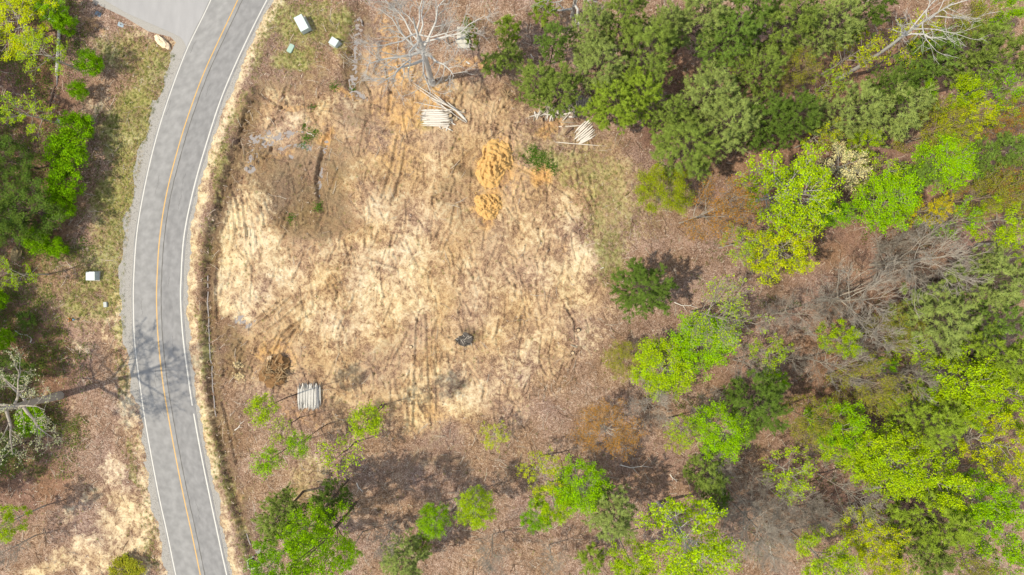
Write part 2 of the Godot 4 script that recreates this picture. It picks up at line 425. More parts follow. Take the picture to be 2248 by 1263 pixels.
# ------------------------------------------------------------------ relief
const RUTS := [
	[0.3, 0.22, [Vector2(-13.06, 4.28), Vector2(-13.25, 10.53), Vector2(-13.5, 18.66)]],
	[0.3, 0.22, [Vector2(-11.75, 3.66), Vector2(-11.5, 10.53), Vector2(-11.12, 18.66)]],
	[0.28, 0.18, [Vector2(-10.44, 8.03), Vector2(-10.31, 16.78)]],
	[0.28, 0.16, [Vector2(-14.12, 13.03), Vector2(-14.31, 19.28)]],
	[0.25, 0.18, [Vector2(-38.69, -12.59), Vector2(-37.88, -7.47)]],
	[0.25, 0.18, [Vector2(-37.06, -13.22), Vector2(-36.44, -7.22)]],
	[0.25, 0.14, [Vector2(-37.94, -12.91), Vector2(-37.25, -8.22)]],
	[0.28, 0.24, [Vector2(-36, 5.66), Vector2(-32.75, 3.34), Vector2(-30.25, 1.16)]],
	[0.28, 0.22, [Vector2(-35.25, 6.91), Vector2(-31.81, 4.59), Vector2(-28.69, 1.91)]],
	[0.25, 0.2, [Vector2(-34.31, 8.34), Vector2(-30.25, 5.22), Vector2(-27.44, 3.53)]],
	[0.25, 0.18, [Vector2(-35.75, 4.78), Vector2(-31.81, 1.78)]],
	[0.25, 0.18, [Vector2(-33.38, 8.97), Vector2(-29.62, 5.84)]],
	[0.3, 0.22, [Vector2(-17.88, -12.47), Vector2(-16.62, -16.34), Vector2(-15.75, -20.72)]],
	[0.3, 0.22, [Vector2(-16.62, -11.59), Vector2(-15.25, -15.72), Vector2(-14.62, -19.47)]],
	[0.22, 0.15, [Vector2(-18.81, -11.97), Vector2(-20.25, -13.84)]],
	[0.4, 0.26, [Vector2(-26, -10.41), Vector2(-26.62, -13.22), Vector2(-26.88, -14.78), Vector2(-26.31, -17.59), Vector2(-25.62, -20.09), Vector2(-25.38, -21.66)]],
	[0.25, 0.2, [Vector2(-16, -32.91), Vector2(-15.62, -30.72), Vector2(-15.12, -29.16)]],
	[0.3, 0.25, [Vector2(-17.25, -30.09), Vector2(-16.62, -26.97), Vector2(-17.12, -23.84)]],
	[0.3, 0.2, [Vector2(-18.62, -20.72), Vector2(-17.44, -21.66), Vector2(-16.38, -22.72)]],
	[0.28, 0.22, [Vector2(-32.75, 9.28), Vector2(-32, 7.09), Vector2(-30.25, 5.22)]],
	[0.28, 0.2, [Vector2(-31.38, 8.97), Vector2(-30.56, 7.09), Vector2(-29.88, 5.84)]],
	[0.3, 0.25, [Vector2(-33.38, 10.53), Vector2(-32.75, 8.66)]],
	[0.3, 0.2, [Vector2(-2.44, -20.72), Vector2(-1.81, -22.59)]],
	[0.25, 0.15, [Vector2(-0.25, -20.72), Vector2(0.19, -22.28)]],
	[0.4, 0.25, [Vector2(-17.88, -33.53), Vector2(-18.25, -31.34), Vector2(-18.62, -29.47)]],
	[0.35, 0.18, [Vector2(-34.62, -26.66), Vector2(-30.25, -24.16), Vector2(-26.5, -25.22), Vector2(-20.88, -25.97), Vector2(-17.12, -24.78)]],
	[0.25, 0.12, [Vector2(-32.75, -23.09), Vector2(-27.12, -24.47), Vector2(-20.88, -24.97)]],
	[0.3, 0.16, [Vector2(-25.25, -2.59), Vector2(-20.25, -4.47), Vector2(-15.25, -2.59)]],
	[0.25, 0.14, [Vector2(-7.12, -4.47), Vector2(-5.25, -1.34)]],
	[0.25, 0.14, [Vector2(-1.5, -2.59), Vector2(-0.25, -0.72)]],
	[0.25, 0.16, [Vector2(-6.81, 1.16), Vector2(-5.56, 3.66)]],
	[0.25, 0.16, [Vector2(5.06, -11.34), Vector2(5.88, -9.97)]],
	[0.25, 0.2, [Vector2(-40.56, -13.22), Vector2(-40.12, -10.09), Vector2(-40.88, -8.22)]],
	[0.3, 0.22, [Vector2(-36.19, -23.53), Vector2(-37.25, -19.47), Vector2(-38.69, -14.47), Vector2(-39.75, -10.09)]],
	[0.25, 0.2, [Vector2(-36.81, -23.84), Vector2(-37.88, -19.78)]],
	[0.25, 0.2, [Vector2(-40.38, -4.47), Vector2(-40.62, 0.53), Vector2(-40.5, 4.28)]],
	[0.25, 0.2, [Vector2(-39.75, 15.53), Vector2(-38.69, 20.53), Vector2(-37.75, 24.28)]],
	[0.3, 0.15, [Vector2(-21.5, -23.53), Vector2(-18.38, -22.72)]],
	[0.25, 0.2, [Vector2(-7.12, -17.91), Vector2(-5.25, -19.16)]],
]
const SIDE_EDGE := [Vector2(-59.62, -41.72), Vector2(-56, -39.47), Vector2(-52.75, -37.59), Vector2(-49.62, -36.22), Vector2(-46.5, -34.84), Vector2(-45.5, -34.34), Vector2(-45, -33.72), Vector2(-44.62, -32.84)]
const DITCH := [Vector2(-35.12, -27.28), Vector2(-35.62, -25.95), Vector2(-36.12, -24.62), Vector2(-36.62, -23.3), Vector2(-37.12, -21.97), Vector2(-37.52, -20.72), Vector2(-37.91, -19.47), Vector2(-38.3, -18.22), Vector2(-38.69, -16.97), Vector2(-39.02, -15.88), Vector2(-39.34, -14.78), Vector2(-39.67, -13.69), Vector2(-40, -12.59), Vector2(-40.28, -11.5), Vector2(-40.56, -10.41), Vector2(-40.84, -9.31), Vector2(-41.12, -8.22), Vector2(-41.27, -7.12), Vector2(-41.41, -6.03), Vector2(-41.55, -4.94), Vector2(-41.69, -3.84), Vector2(-41.75, -2.75), Vector2(-41.81, -1.66), Vector2(-41.88, -0.56), Vector2(-41.94, 0.53), Vector2(-41.91, 1.78), Vector2(-41.88, 3.03), Vector2(-41.84, 4.28), Vector2(-41.81, 5.53), Vector2(-41.75, 6.62), Vector2(-41.69, 7.72), Vector2(-41.62, 8.81), Vector2(-41.56, 9.91), Vector2(-41.5, 10.84), Vector2(-41.44, 11.78), Vector2(-41.38, 12.72), Vector2(-41.31, 13.66), Vector2(-41.17, 14.75), Vector2(-41.03, 15.84), Vector2(-40.89, 16.94), Vector2(-40.75, 18.03), Vector2(-40.5, 19.12), Vector2(-40.25, 20.22), Vector2(-40, 21.31), Vector2(-39.75, 22.41), Vector2(-39.45, 23.66), Vector2(-39.16, 24.91), Vector2(-38.86, 26.16), Vector2(-38.56, 27.41), Vector2(-38.23, 28.5), Vector2(-37.91, 29.59), Vector2(-37.58, 30.69), Vector2(-37.25, 31.78), Vector2(-36.94, 32.8), Vector2(-36.62, 33.81), Vector2(-36.31, 34.83), Vector2(-36, 35.84)]
const MUD_DITCH := [Vector2(-20.88, -41.97), Vector2(-21.06, -36.97), Vector2(-21.62, -32.59), Vector2(-22.25, -28.84), Vector2(-21.75, -26.66)]
const POOLS := [
	[-34.75, -20.72, 1.75, 0.88, -10, -0.1, 0],
	[-33.38, -19.97, 1.62, 0.56, -20, -0.1, 0],
	[-35.69, -17.91, 0.56, 1.75, 15, -0.12, 0],
	[-36, -16.22, 0.75, 0.56, 0, -0.12, 0],
	[-31.19, -20.91, 2.5, 0.56, -14, -0.11, 1],
	[-30.25, -19.34, 2.12, 0.31, -12, -0.1, 1],
	[-28.06, -19.34, 0.88, 0.75, 0, -0.12, 0],
	[-25.62, -19.47, 0.44, 1, 5, -0.3, 0],
	[-26.38, -14.47, 0.31, 2.12, 8, -0.4, 0],
	[-37.25, 4.66, 0.81, 0.88, 0, -0.11, 0],
	[-36.19, 5.28, 1.38, 0.31, -38, -0.12, 0],
	[-35.75, 1.66, 0.25, 0.56, 0, -0.1, 0],
	[-21.81, -29.47, 0.56, 2.12, 8, -0.34, 0],
	[-21.19, -32.59, 0.56, 1.88, 0, -0.36, 0],
	[-21.19, -35.72, 0.62, 1.5, 0, -0.36, 0],
	[-20.88, -26.34, 1.38, 0.5, 20, -0.14, 0],
	[-34.94, 35.97, 0.38, 0.56, 0, -0.12, 0],
	[-30.25, -17.91, 1, 0.19, 30, -0.1, 0],
]

func carve(pts: Array, width: float, depth: float, ridge := 0.0, ragged := 0.25) -> void:
	var per := HW / (2.0 * TX)
	for k in pts.size() - 1:
		var a: Vector2 = pts[k]
		var b: Vector2 = pts[k + 1]
		var reach := width * 2.2
		var i0 := maxi(0, int((minf(a.x, b.x) - reach + TX) * per))
		var i1 := mini(HW - 1, int((maxf(a.x, b.x) + reach + TX) * per) + 1)
		var j0 := maxi(0, int((minf(a.y, b.y) - reach + TZ) * per))
		var j1 := mini(HH - 1, int((maxf(a.y, b.y) + reach + TZ) * per) + 1)
		var ab := b - a
		var l2 := ab.length_squared()
		for j in range(j0, j1 + 1):
			for i in range(i0, i1 + 1):
				var p := Vector2(i / per - TX, j / per - TZ)
				var t := clampf((p - a).dot(ab) / l2, 0.0, 1.0)
				if (t == 0.0 and k > 0) :
					continue
				var d := p.distance_to(a + ab * t) / width
				if d > 2.2:
					continue
				var q := j * HW + i
				var jag := 1.0 - ragged + ragged * 2.0 * fposmod(sin(i * 12.9898 + j * 78.233) * 43758.5453, 1.0)
				if d < 1.0:
					hmap[q] -= depth * jag * (1.0 - d * d) * (1.0 - d * d)
				if ridge > 0.0:
					hmap[q] += ridge * jag * exp(-pow((d - 1.35) / 0.35, 2.0))

func make_heights() -> void:
	var per := HW / (2.0 * TX)
	var n1 := noise_bytes(HW, HH, per, 9.0, 11, 2)
	var n2 := noise_bytes(HW, HH, per, 1.6, 12, 3, 1.0)
	var n3 := noise_bytes(HW, HH, per, 0.55, 13, 2)
	hmap.resize(HW * HH)
	for j in HH:
		var z := (j + 0.5) / per - TZ
		var xl := along(edge_l, z)
		var xr := along(edge_r, z)
		for i in HW:
			var x := (i + 0.5) / per - TX
			var q := j * HW + i
			var d := maxf(xl - x, x - xr)
			var away := smoothstep(0.6, 4.0, d)
			var lot := 1.0 if (x > xr and x < 13.0 and z > -34.0 and z < 21.0) else 0.0
			var rough := 0.35
			if lot > 0.0:
				rough = 0.55 + 0.6 * maxf(control("dark", x, z), control("orange", x, z)) - 0.3 * control("cream", x, z)
			elif x < xl:
				rough = 0.22
			hmap[q] = away * ((n1[q] - 128) / 128.0 * 0.22 + rough * ((n2[q] - 128) / 128.0 * 0.16 + (n3[q] - 128) / 128.0 * 0.06))
			if d < 0.6:
				hmap[q] = -0.14 if d < 0.0 else -0.14 * (1.0 - d / 0.6)
	# the side road's bed
	for j in int((TZ - 28.0) * per):
		for i in int((TX - 40.0) * per):
			var x := (i + 0.5) / per - TX
			var z := (j + 0.5) / per - TZ
			var d := 99.0
			var above := false
			for k in SIDE_EDGE.size() - 1:
				var c := Geometry2D.get_closest_point_to_segment(Vector2(x, z), SIDE_EDGE[k], SIDE_EDGE[k + 1])
				d = minf(d, c.distance_to(Vector2(x, z)))
				if x >= SIDE_EDGE[k].x and x < SIDE_EDGE[k + 1].x and z < lerpf(SIDE_EDGE[k].y, SIDE_EDGE[k + 1].y, (x - SIDE_EDGE[k].x) / (SIDE_EDGE[k + 1].x - SIDE_EDGE[k].x)):
					above = true
			if x < along(edge_l, z) and (above or x >= SIDE_EDGE[SIDE_EDGE.size() - 1].x and z < SIDE_EDGE[SIDE_EDGE.size() - 1].y):
				hmap[j * HW + i] = -0.14
			elif d < 4.0:
				hmap[j * HW + i] *= smoothstep(0.5, 4.0, d)
	for r in RUTS:
		carve(r[2], r[0], r[1] * 1.4, r[1] * 0.6)
	# short gouges left by tracks and dragged roots all over the lot
	for k in 760:
		var x := rng.randf_range(-40.0, 11.0)
		var z := rng.randf_range(-31.0, 20.0)
		if x < along(edge_r, z) + 4.0:
			continue
		if control("tan", x, z) < 0.4:
			continue
		var an := rng.randf_range(-0.5, 0.5) + (PI / 2 if rng.randf() < 0.65 else rng.randf_range(0, PI))
		var l := rng.randf_range(0.8, 4.6)
		var p := Vector2(x, z)
		var m := p + Vector2.from_angle(an) * l * 0.5 + Vector2(rng.randf_range(-.25, .25), rng.randf_range(-.25, .25))
		carve([p, m, p + Vector2.from_angle(an) * l], rng.randf_range(0.17, 0.27), rng.randf_range(0.09, 0.27), 0.08)
	carve(DITCH, 0.9, 0.42, 0.06)
	carve(MUD_DITCH, 1.6, 0.45, 0.1)
	for p in POOLS:
		# sink the soil under a pool so that water stands in its low spots
		var rad: float = maxf(p[2], p[3])
		for j in range(maxi(0, int((p[1] - rad + TZ) * per)), mini(HH - 1, int((p[1] + rad + TZ) * per))):
			for i in range(maxi(0, int((p[0] - rad + TX) * per)), mini(HW - 1, int((p[0] + rad + TX) * per))):
				var v := Vector2((i + .5) / per - TX - p[0], (j + .5) / per - TZ - p[1]).rotated(-deg_to_rad(p[4]))
				var s := sqrt(pow(v.x / p[2], 2) + pow(v.y / p[3], 2))
				var q := j * HW + i
				var low: float = p[5] + ((n2[q] - 128) / 128.0 * 0.12 + (n3[q] - 128) / 128.0 * 0.22) - 0.02 + s * s * 0.07
				hmap[q] = lerpf(hmap[q], low, smoothstep(1.25, 0.85, s))
	# pit in front of the culvert's headwall
	for j in range(int((36.6 + TZ) * per), int((39.4 + TZ) * per)):
		for i in range(int((-36.6 + TX) * per), int((-34.4 + TX) * per)):
			var x := (i + .5) / per - TX
			var z := (j + .5) / per - TZ
			if x > -36.15 + (z - 37.4) * 0.13 and x < -35.0 and z > 37.25 - (x + 36.2) * 0.45 and z < 38.5:
				hmap[j * HW + i] = -0.75

func height_at(x: float, z: float) -> float:
	var per := HW / (2.0 * TX)
	var u := (x + TX) * per - 0.5
	var w := (z + TZ) * per - 0.5
	if u < 0 or w < 0 or u >= HW - 1 or w >= HH - 1:
		u = clampf(u, 0, HW - 1.01)
		w = clampf(w, 0, HH - 1.01)
	var i := int(u)
	var j := int(w)
	var fu := u - i
	var fw := w - j
	var q := j * HW + i
	return lerpf(lerpf(hmap[q], hmap[q + 1], fu), lerpf(hmap[q + HW], hmap[q + HW + 1], fu), fw)

func spot(p: Vector2, up := 0.0) -> Vector3:
	return Vector3(p.x, height_at(p.x, p.y) + up, p.y)

# ------------------------------------------------------------------ ground sheet
func ramp_bytes(stops: Array) -> PackedByteArray:
	var out := PackedByteArray()
	for k in 256:
		var f := k / 255.0 * (stops.size() - 1)
		var s := mini(int(f), stops.size() - 2)
		var a: Array = stops[s]
		var b: Array = stops[s + 1]
		var t := f - s
		var c := base(lerpf(a[0], b[0], t), lerpf(a[1], b[1], t), lerpf(a[2], b[2], t)).linear_to_srgb()
		out.append(int(c.r * 255))
		out.append(int(c.g * 255))
		out.append(int(c.b * 255))
	return out

func ground_image() -> Image:
	var per := GW / (2.0 * TX)
	var na := noise_bytes(GW, GH, per, 5.0, 21, 3, 3.0)
	var nb := noise_bytes(GW, GH, per, 1.3, 22, 3, 1.2)
	var nc := noise_bytes(GW, GH, per, 0.42, 23, 2, 0.4)
	var nd := noise_bytes(GW, GH, per, 0.17, 24, 1)
	var ne := noise_bytes(GW, GH, per, 1.9, 25, 2, 1.6, 2.2)    # long strands: roots, bark strips, drag marks with their shadow painted dark
	var nf := noise_bytes(GW, GH, per, 0.9, 26, 2, 1.0, 0.6)
	var nh := noise_bytes(GW, GH, per, 11.0, 27, 2, 4.0)        # slow change of hue
	var bump := PackedByteArray()
	bump.resize(GW * GH)
	var luts := PackedByteArray()
	luts.append_array(ramp_bytes([[106, 82, 66], [142, 113, 94], [172, 141, 119], [194, 165, 143], [230, 208, 190]]))   # leaf litter
	luts.append_array(ramp_bytes([[124, 94, 66], [180, 146, 108], [208, 176, 136], [222, 194, 155], [240, 219, 186]]))     # tan soil
	luts.append_array(ramp_bytes([[72, 52, 42], [112, 84, 68], [144, 110, 90], [170, 134, 112], [212, 182, 160]]))           # humus, with the shade of the woods darkened in
	luts.append_array(ramp_bytes([[66, 53, 41], [104, 85, 64], [134, 112, 86], [162, 139, 108], [204, 182, 146]]))         # wet grey-brown soil, also painted tree shadow at the south
	luts.append_array(ramp_bytes([[150, 126, 86], [190, 164, 118], [212, 188, 142], [228, 208, 164], [246, 232, 196]]))  # dry straw
	luts.append_array(ramp_bytes([[104, 106, 50], [142, 142, 74], [168, 166, 98], [190, 184, 122], [214, 206, 158]]))     # thin grass
	luts.append_array(ramp_bytes([[150, 100, 54], [200, 146, 86], [224, 172, 106], [238, 194, 132], [248, 218, 170]]))     # orange clay
	luts.append_array(ramp_bytes([[200, 166, 120], [230, 200, 154], [241, 217, 174], [248, 230, 192], [255, 244, 216]])) # pale sand
	var maps := PackedByteArray()
	for k in MATTER:
		var low := Image.create_from_data(LW, LH, false, Image.FORMAT_RF, (ctl[k] as PackedFloat32Array).to_byte_array())
		low.resize(GW, GH, Image.INTERPOLATE_BILINEAR)
		low.convert(Image.FORMAT_L8)
		maps.append_array(low.get_data())
	var total := GW * GH
	rgb_map.resize(total * 3)
	for q in total:
		var a: int = na[q] - 128
		var b: int = nb[q] - 128
		var c: int = nc[q] - 128
		var d: int = nd[q] - 128
		var edge := a * 0.6 + b * 0.8 + c * 0.3
		var e := absi(ne[q] - 128)
		var f := absi(nf[q] - 128)
		var strand := maxi(0, 7 - e) * 9 + maxi(0, 6 - f) * 7
		if a + b > 10:
			strand = strand >> 1
		var fine := clampi(int(136 + a * 0.3 + b * 0.42 + c * 0.3 + d * 0.42) - strand, 0, 255)  # gouges are darkened in the colour too, for the shadow inside them
		bump[q] = clampi(int(150 + b * 0.35 + c * 0.3 + d * 0.2) - strand, 0, 255)
		var o := (clampi(int(128 + a * 0.3 + b * 0.3 + c * 0.4 + d * 0.9), 0, 255)) * 3
		var r: float = luts[o]
		var g: float = luts[o + 1]
		var bl: float = luts[o + 2]
		for k in 7:
			var m: int = maps[k * total + q]
			if m > 12:
				var w := (m + edge * 0.9 - 84.0) / 190.0
				if w > 0.0:
					w = minf(w, 1.0)
					o = ((k + 1) * 256 + fine) * 3
					r += (luts[o] - r) * w
					g += (luts[o + 1] - g) * w
					bl += (luts[o + 2] - bl) * w
		o = q * 3
		var hue := (nh[q] - 128) * 0.045 + 2.0
		rgb_map[o] = clampi(int(r - hue * 0.25), 0, 255)
		rgb_map[o + 1] = int(g)
		rgb_map[o + 2] = clampi(int(bl + hue), 0, 255)
	bump_image = Image.create_from_data(GW, GH, false, Image.FORMAT_L8, bump)
	return Image.create_from_data(GW, GH, false, Image.FORMAT_RGB8, rgb_map)

func ground_color(x: float, z: float) -> Color:
	var per := GW / (2.0 * TX)
	var i := clampi(int((x + TX) * per), 0, GW - 1)
	var j := clampi(int((z + TZ) * per), 0, GH - 1)
	var o := (j * GW + i) * 3
	return Color8(rgb_map[o], rgb_map[o + 1], rgb_map[o + 2]).srgb_to_linear()

func build_ground() -> void:
	var xs := PackedFloat32Array()
	var zs := PackedFloat32Array()
	for v in [-320.0, -220.0, -150.0, -110.0, -92.0]:
		xs.append(v)
	var x := -84.0
	while x < 84.0:
		xs.append(x)
		x += 0.18 if x > -44.0 and x < 14.0 else (0.4 if x > -72.0 and x < 72.0 else 2.0)
	for v in [86.0, 95.0, 120.0, 160.0, 230.0, 320.0]:
		xs.append(v)
	for v in [-300.0, -200.0, -120.0, -80.0, -62.0]:
		zs.append(v)
	var z := -54.0
	while z < 54.0:
		zs.append(z)
		z += 0.18 if z > -40.5 and z < 40.5 else 2.0
	for v in [56.0, 62.0, 80.0, 120.0, 200.0, 300.0]:
		zs.append(v)
	var nx := xs.size()
	var nz := zs.size()
	var v := PackedVector3Array()
	var n := PackedVector3Array()
	var uv := PackedVector2Array()
	for j in nz:
		for i in nx:
			var px := xs[i]
			var pz := zs[j]
			v.append(Vector3(px, height_at(px, pz), pz))
			n.append(Vector3(height_at(px - 0.12, pz) - height_at(px + 0.12, pz), 0.24, height_at(px, pz - 0.12) - height_at(px, pz + 0.12)).normalized())
			uv.append(Vector2((px + TX) / (2 * TX), (pz + TZ) / (2 * TZ)))
	var idx := PackedInt32Array()
	for j in nz - 1:
		for i in nx - 1:
			var a := j * nx + i
			idx.append_array(PackedInt32Array([a, a + 1, a + nx, a + 1, a + nx + 1, a + nx]))
	var arr := []
	arr.resize(Mesh.ARRAY_MAX)
	arr[Mesh.ARRAY_VERTEX] = v
	arr[Mesh.ARRAY_NORMAL] = n
	arr[Mesh.ARRAY_TEX_UV] = uv
	arr[Mesh.ARRAY_INDEX] = idx
	var mesh := ArrayMesh.new()
	mesh.add_surface_from_arrays(Mesh.PRIMITIVE_TRIANGLES, arr)
	var m := StandardMaterial3D.new()
	m.albedo_texture = ImageTexture.create_from_image(ground_image())
	m.roughness = 0.95
	m.metallic_specular = 0.2
	m.heightmap_enabled = true
	m.heightmap_texture = ImageTexture.create_from_image(bump_image)
	m.heightmap_scale = 15.0
	structure("ground", mesh, m)

# ------------------------------------------------------------------ road
func ribbon(fa: Callable, fb: Callable, z0: float, z1: float, step: float, y: float, skirt := 0.0, cross := 1) -> ArrayMesh:
	var v := PackedVector3Array()
	var n := PackedVector3Array()
	var uv := PackedVector2Array()
	var idx := PackedInt32Array()
	var rows := int((z1 - z0) / step) + 1
	var cols := cross + 1 + (2 if skirt > 0.0 else 0)
	for r in rows:
		var z := minf(z0 + r * step, z1)
		var xa: float = fa.call(z)
		var xb: float = fb.call(z)
		var row := []
		if skirt > 0.0:
			row.append([xa - 0.05, y - skirt])
		for k in cross + 1:
			row.append([lerpf(xa, xb, float(k) / cross), y])
		if skirt > 0.0:
			row.append([xb + 0.05, y - skirt])
		for k in row.size():
			v.append(Vector3(row[k][0], row[k][1], z))
			n.append(Vector3.UP)
			uv.append(Vector2(float(k) / (row.size() - 1), (z + 75.0) / 150.0))
	for r in rows - 1:
		for k in cols - 1:
			var a := r * cols + k
			idx.append_array(PackedInt32Array([a, a + 1, a + cols, a + 1, a + cols + 1, a + cols]))
	var arr := []
	arr.resize(Mesh.ARRAY_MAX)
	arr[Mesh.ARRAY_VERTEX] = v
	arr[Mesh.ARRAY_NORMAL] = n
	arr[Mesh.ARRAY_TEX_UV] = uv
	arr[Mesh.ARRAY_INDEX] = idx
	var mesh := ArrayMesh.new()
	mesh.add_surface_from_arrays(Mesh.PRIMITIVE_TRIANGLES, arr)
	return mesh

func sheet(poly: PackedVector2Array, y: float, depth: float) -> ArrayMesh:
	var b := Buf.new()
	var t := Geometry2D.triangulate_polygon(poly)
	for k in range(0, t.size(), 3):
		var p := poly[t[k]]
		var q := poly[t[k + 1]]
		var r := poly[t[k + 2]]
		if (q - p).cross(r - p) < 0.0:
			var s := q
			q = r
			r = s
		b.tri(Vector3(p.x, y, p.y), Vector3(q.x, y, q.y), Vector3(r.x, y, r.y), Vector3.UP, Color.WHITE)
	if depth > 0.0:
		for k in poly.size():
			var p := poly[k]
			var q := poly[(k + 1) % poly.size()]
			var o := (q - p).orthogonal().normalized()
			var nn := Vector3(o.x, 0, o.y)
			b.tri(Vector3(p.x, y, p.y), Vector3(q.x, y, q.y), Vector3(q.x, y - depth, q.y), nn, Color.WHITE)
			b.tri(Vector3(p.x, y, p.y), Vector3(q.x, y - depth, q.y), Vector3(p.x, y - depth, p.y), nn, Color.WHITE)
	return b.mesh()

func asphalt(tone: Array, seed_: int) -> StandardMaterial3D:
	var m := StandardMaterial3D.new()
	m.albedo_texture = noise_tex(0.006, 5, [base(tone[0] - 7, tone[1] - 7, tone[2] - 7), base(tone[0] - 2, tone[1] - 2, tone[2] - 2), base(tone[0] + 2, tone[1] + 2, tone[2] + 2), base(tone[0] + 7, tone[1] + 7, tone[2] + 7)], seed_, 1024)
	m.uv1_triplanar = true
	m.uv1_world_triplanar = true
	m.uv1_scale = Vector3(0.11, 0.11, 0.035)
	m.roughness = 0.92
	m.metallic_specular = 0.25
	m.heightmap_enabled = true
	m.heightmap_texture = noise_tex(0.25, 2, [], seed_ + 9, 512)
	m.heightmap_scale = 0.35
	return m

# asphalt of one lane, laid along the road: polished wheel paths, streaks, stains, stone speckle
func lane_mat(tone: Array, seed_: int) -> StandardMaterial3D:
	var w := 96
	var h := 2048
	var n := FastNoiseLite.new()
	n.seed = seed_
	n.fractal_octaves = 3
	var px := PackedByteArray()
	px.resize(w * h * 3)
	for j in h:
		for i in w:
			var u := float(i) / w
			var x := i * 0.037
			var z := j * 0.0732
			var v := n.get_noise_2d(x * 60.0, z * 1.6) * 4.0 + n.get_noise_2d(x * 9.0 + 90.0, z * 5.0) * 2.0 + n.get_noise_2d(x * 130.0, z * 70.0 + 500.0) * 16.0
			v -= (3.0 + 3.0 * n.get_noise_1d(z * 3.0)) * (exp(-pow((u - 0.27) / 0.09, 2.0)) + exp(-pow((u - 0.74) / 0.09, 2.0)))
			var stain := n.get_noise_2d(x * 22.0 + 700.0, z * 10.0)
			if stain > 0.42:
				v -= (stain - 0.42) * 45.0
			var c := base(tone[0] + v, tone[1] + v, tone[2] + v).linear_to_srgb()
			var o := (j * w + i) * 3
			px[o] = int(c.r * 255)
			px[o + 1] = int(c.g * 255)
			px[o + 2] = int(c.b * 255)
	var m := StandardMaterial3D.new()
	m.albedo_texture = ImageTexture.create_from_image(Image.create_from_data(w, h, false, Image.FORMAT_RGB8, px))
	m.roughness = 0.92
	m.metallic_specular = 0.25
	return m

func jitter(z: float, f: float, k: int) -> float:
	return sin(z * f + k) * 0.5 + sin(z * f * 2.37 + k * 2.1) * 0.3 + sin(z * f * 5.9 + k * 0.7) * 0.2

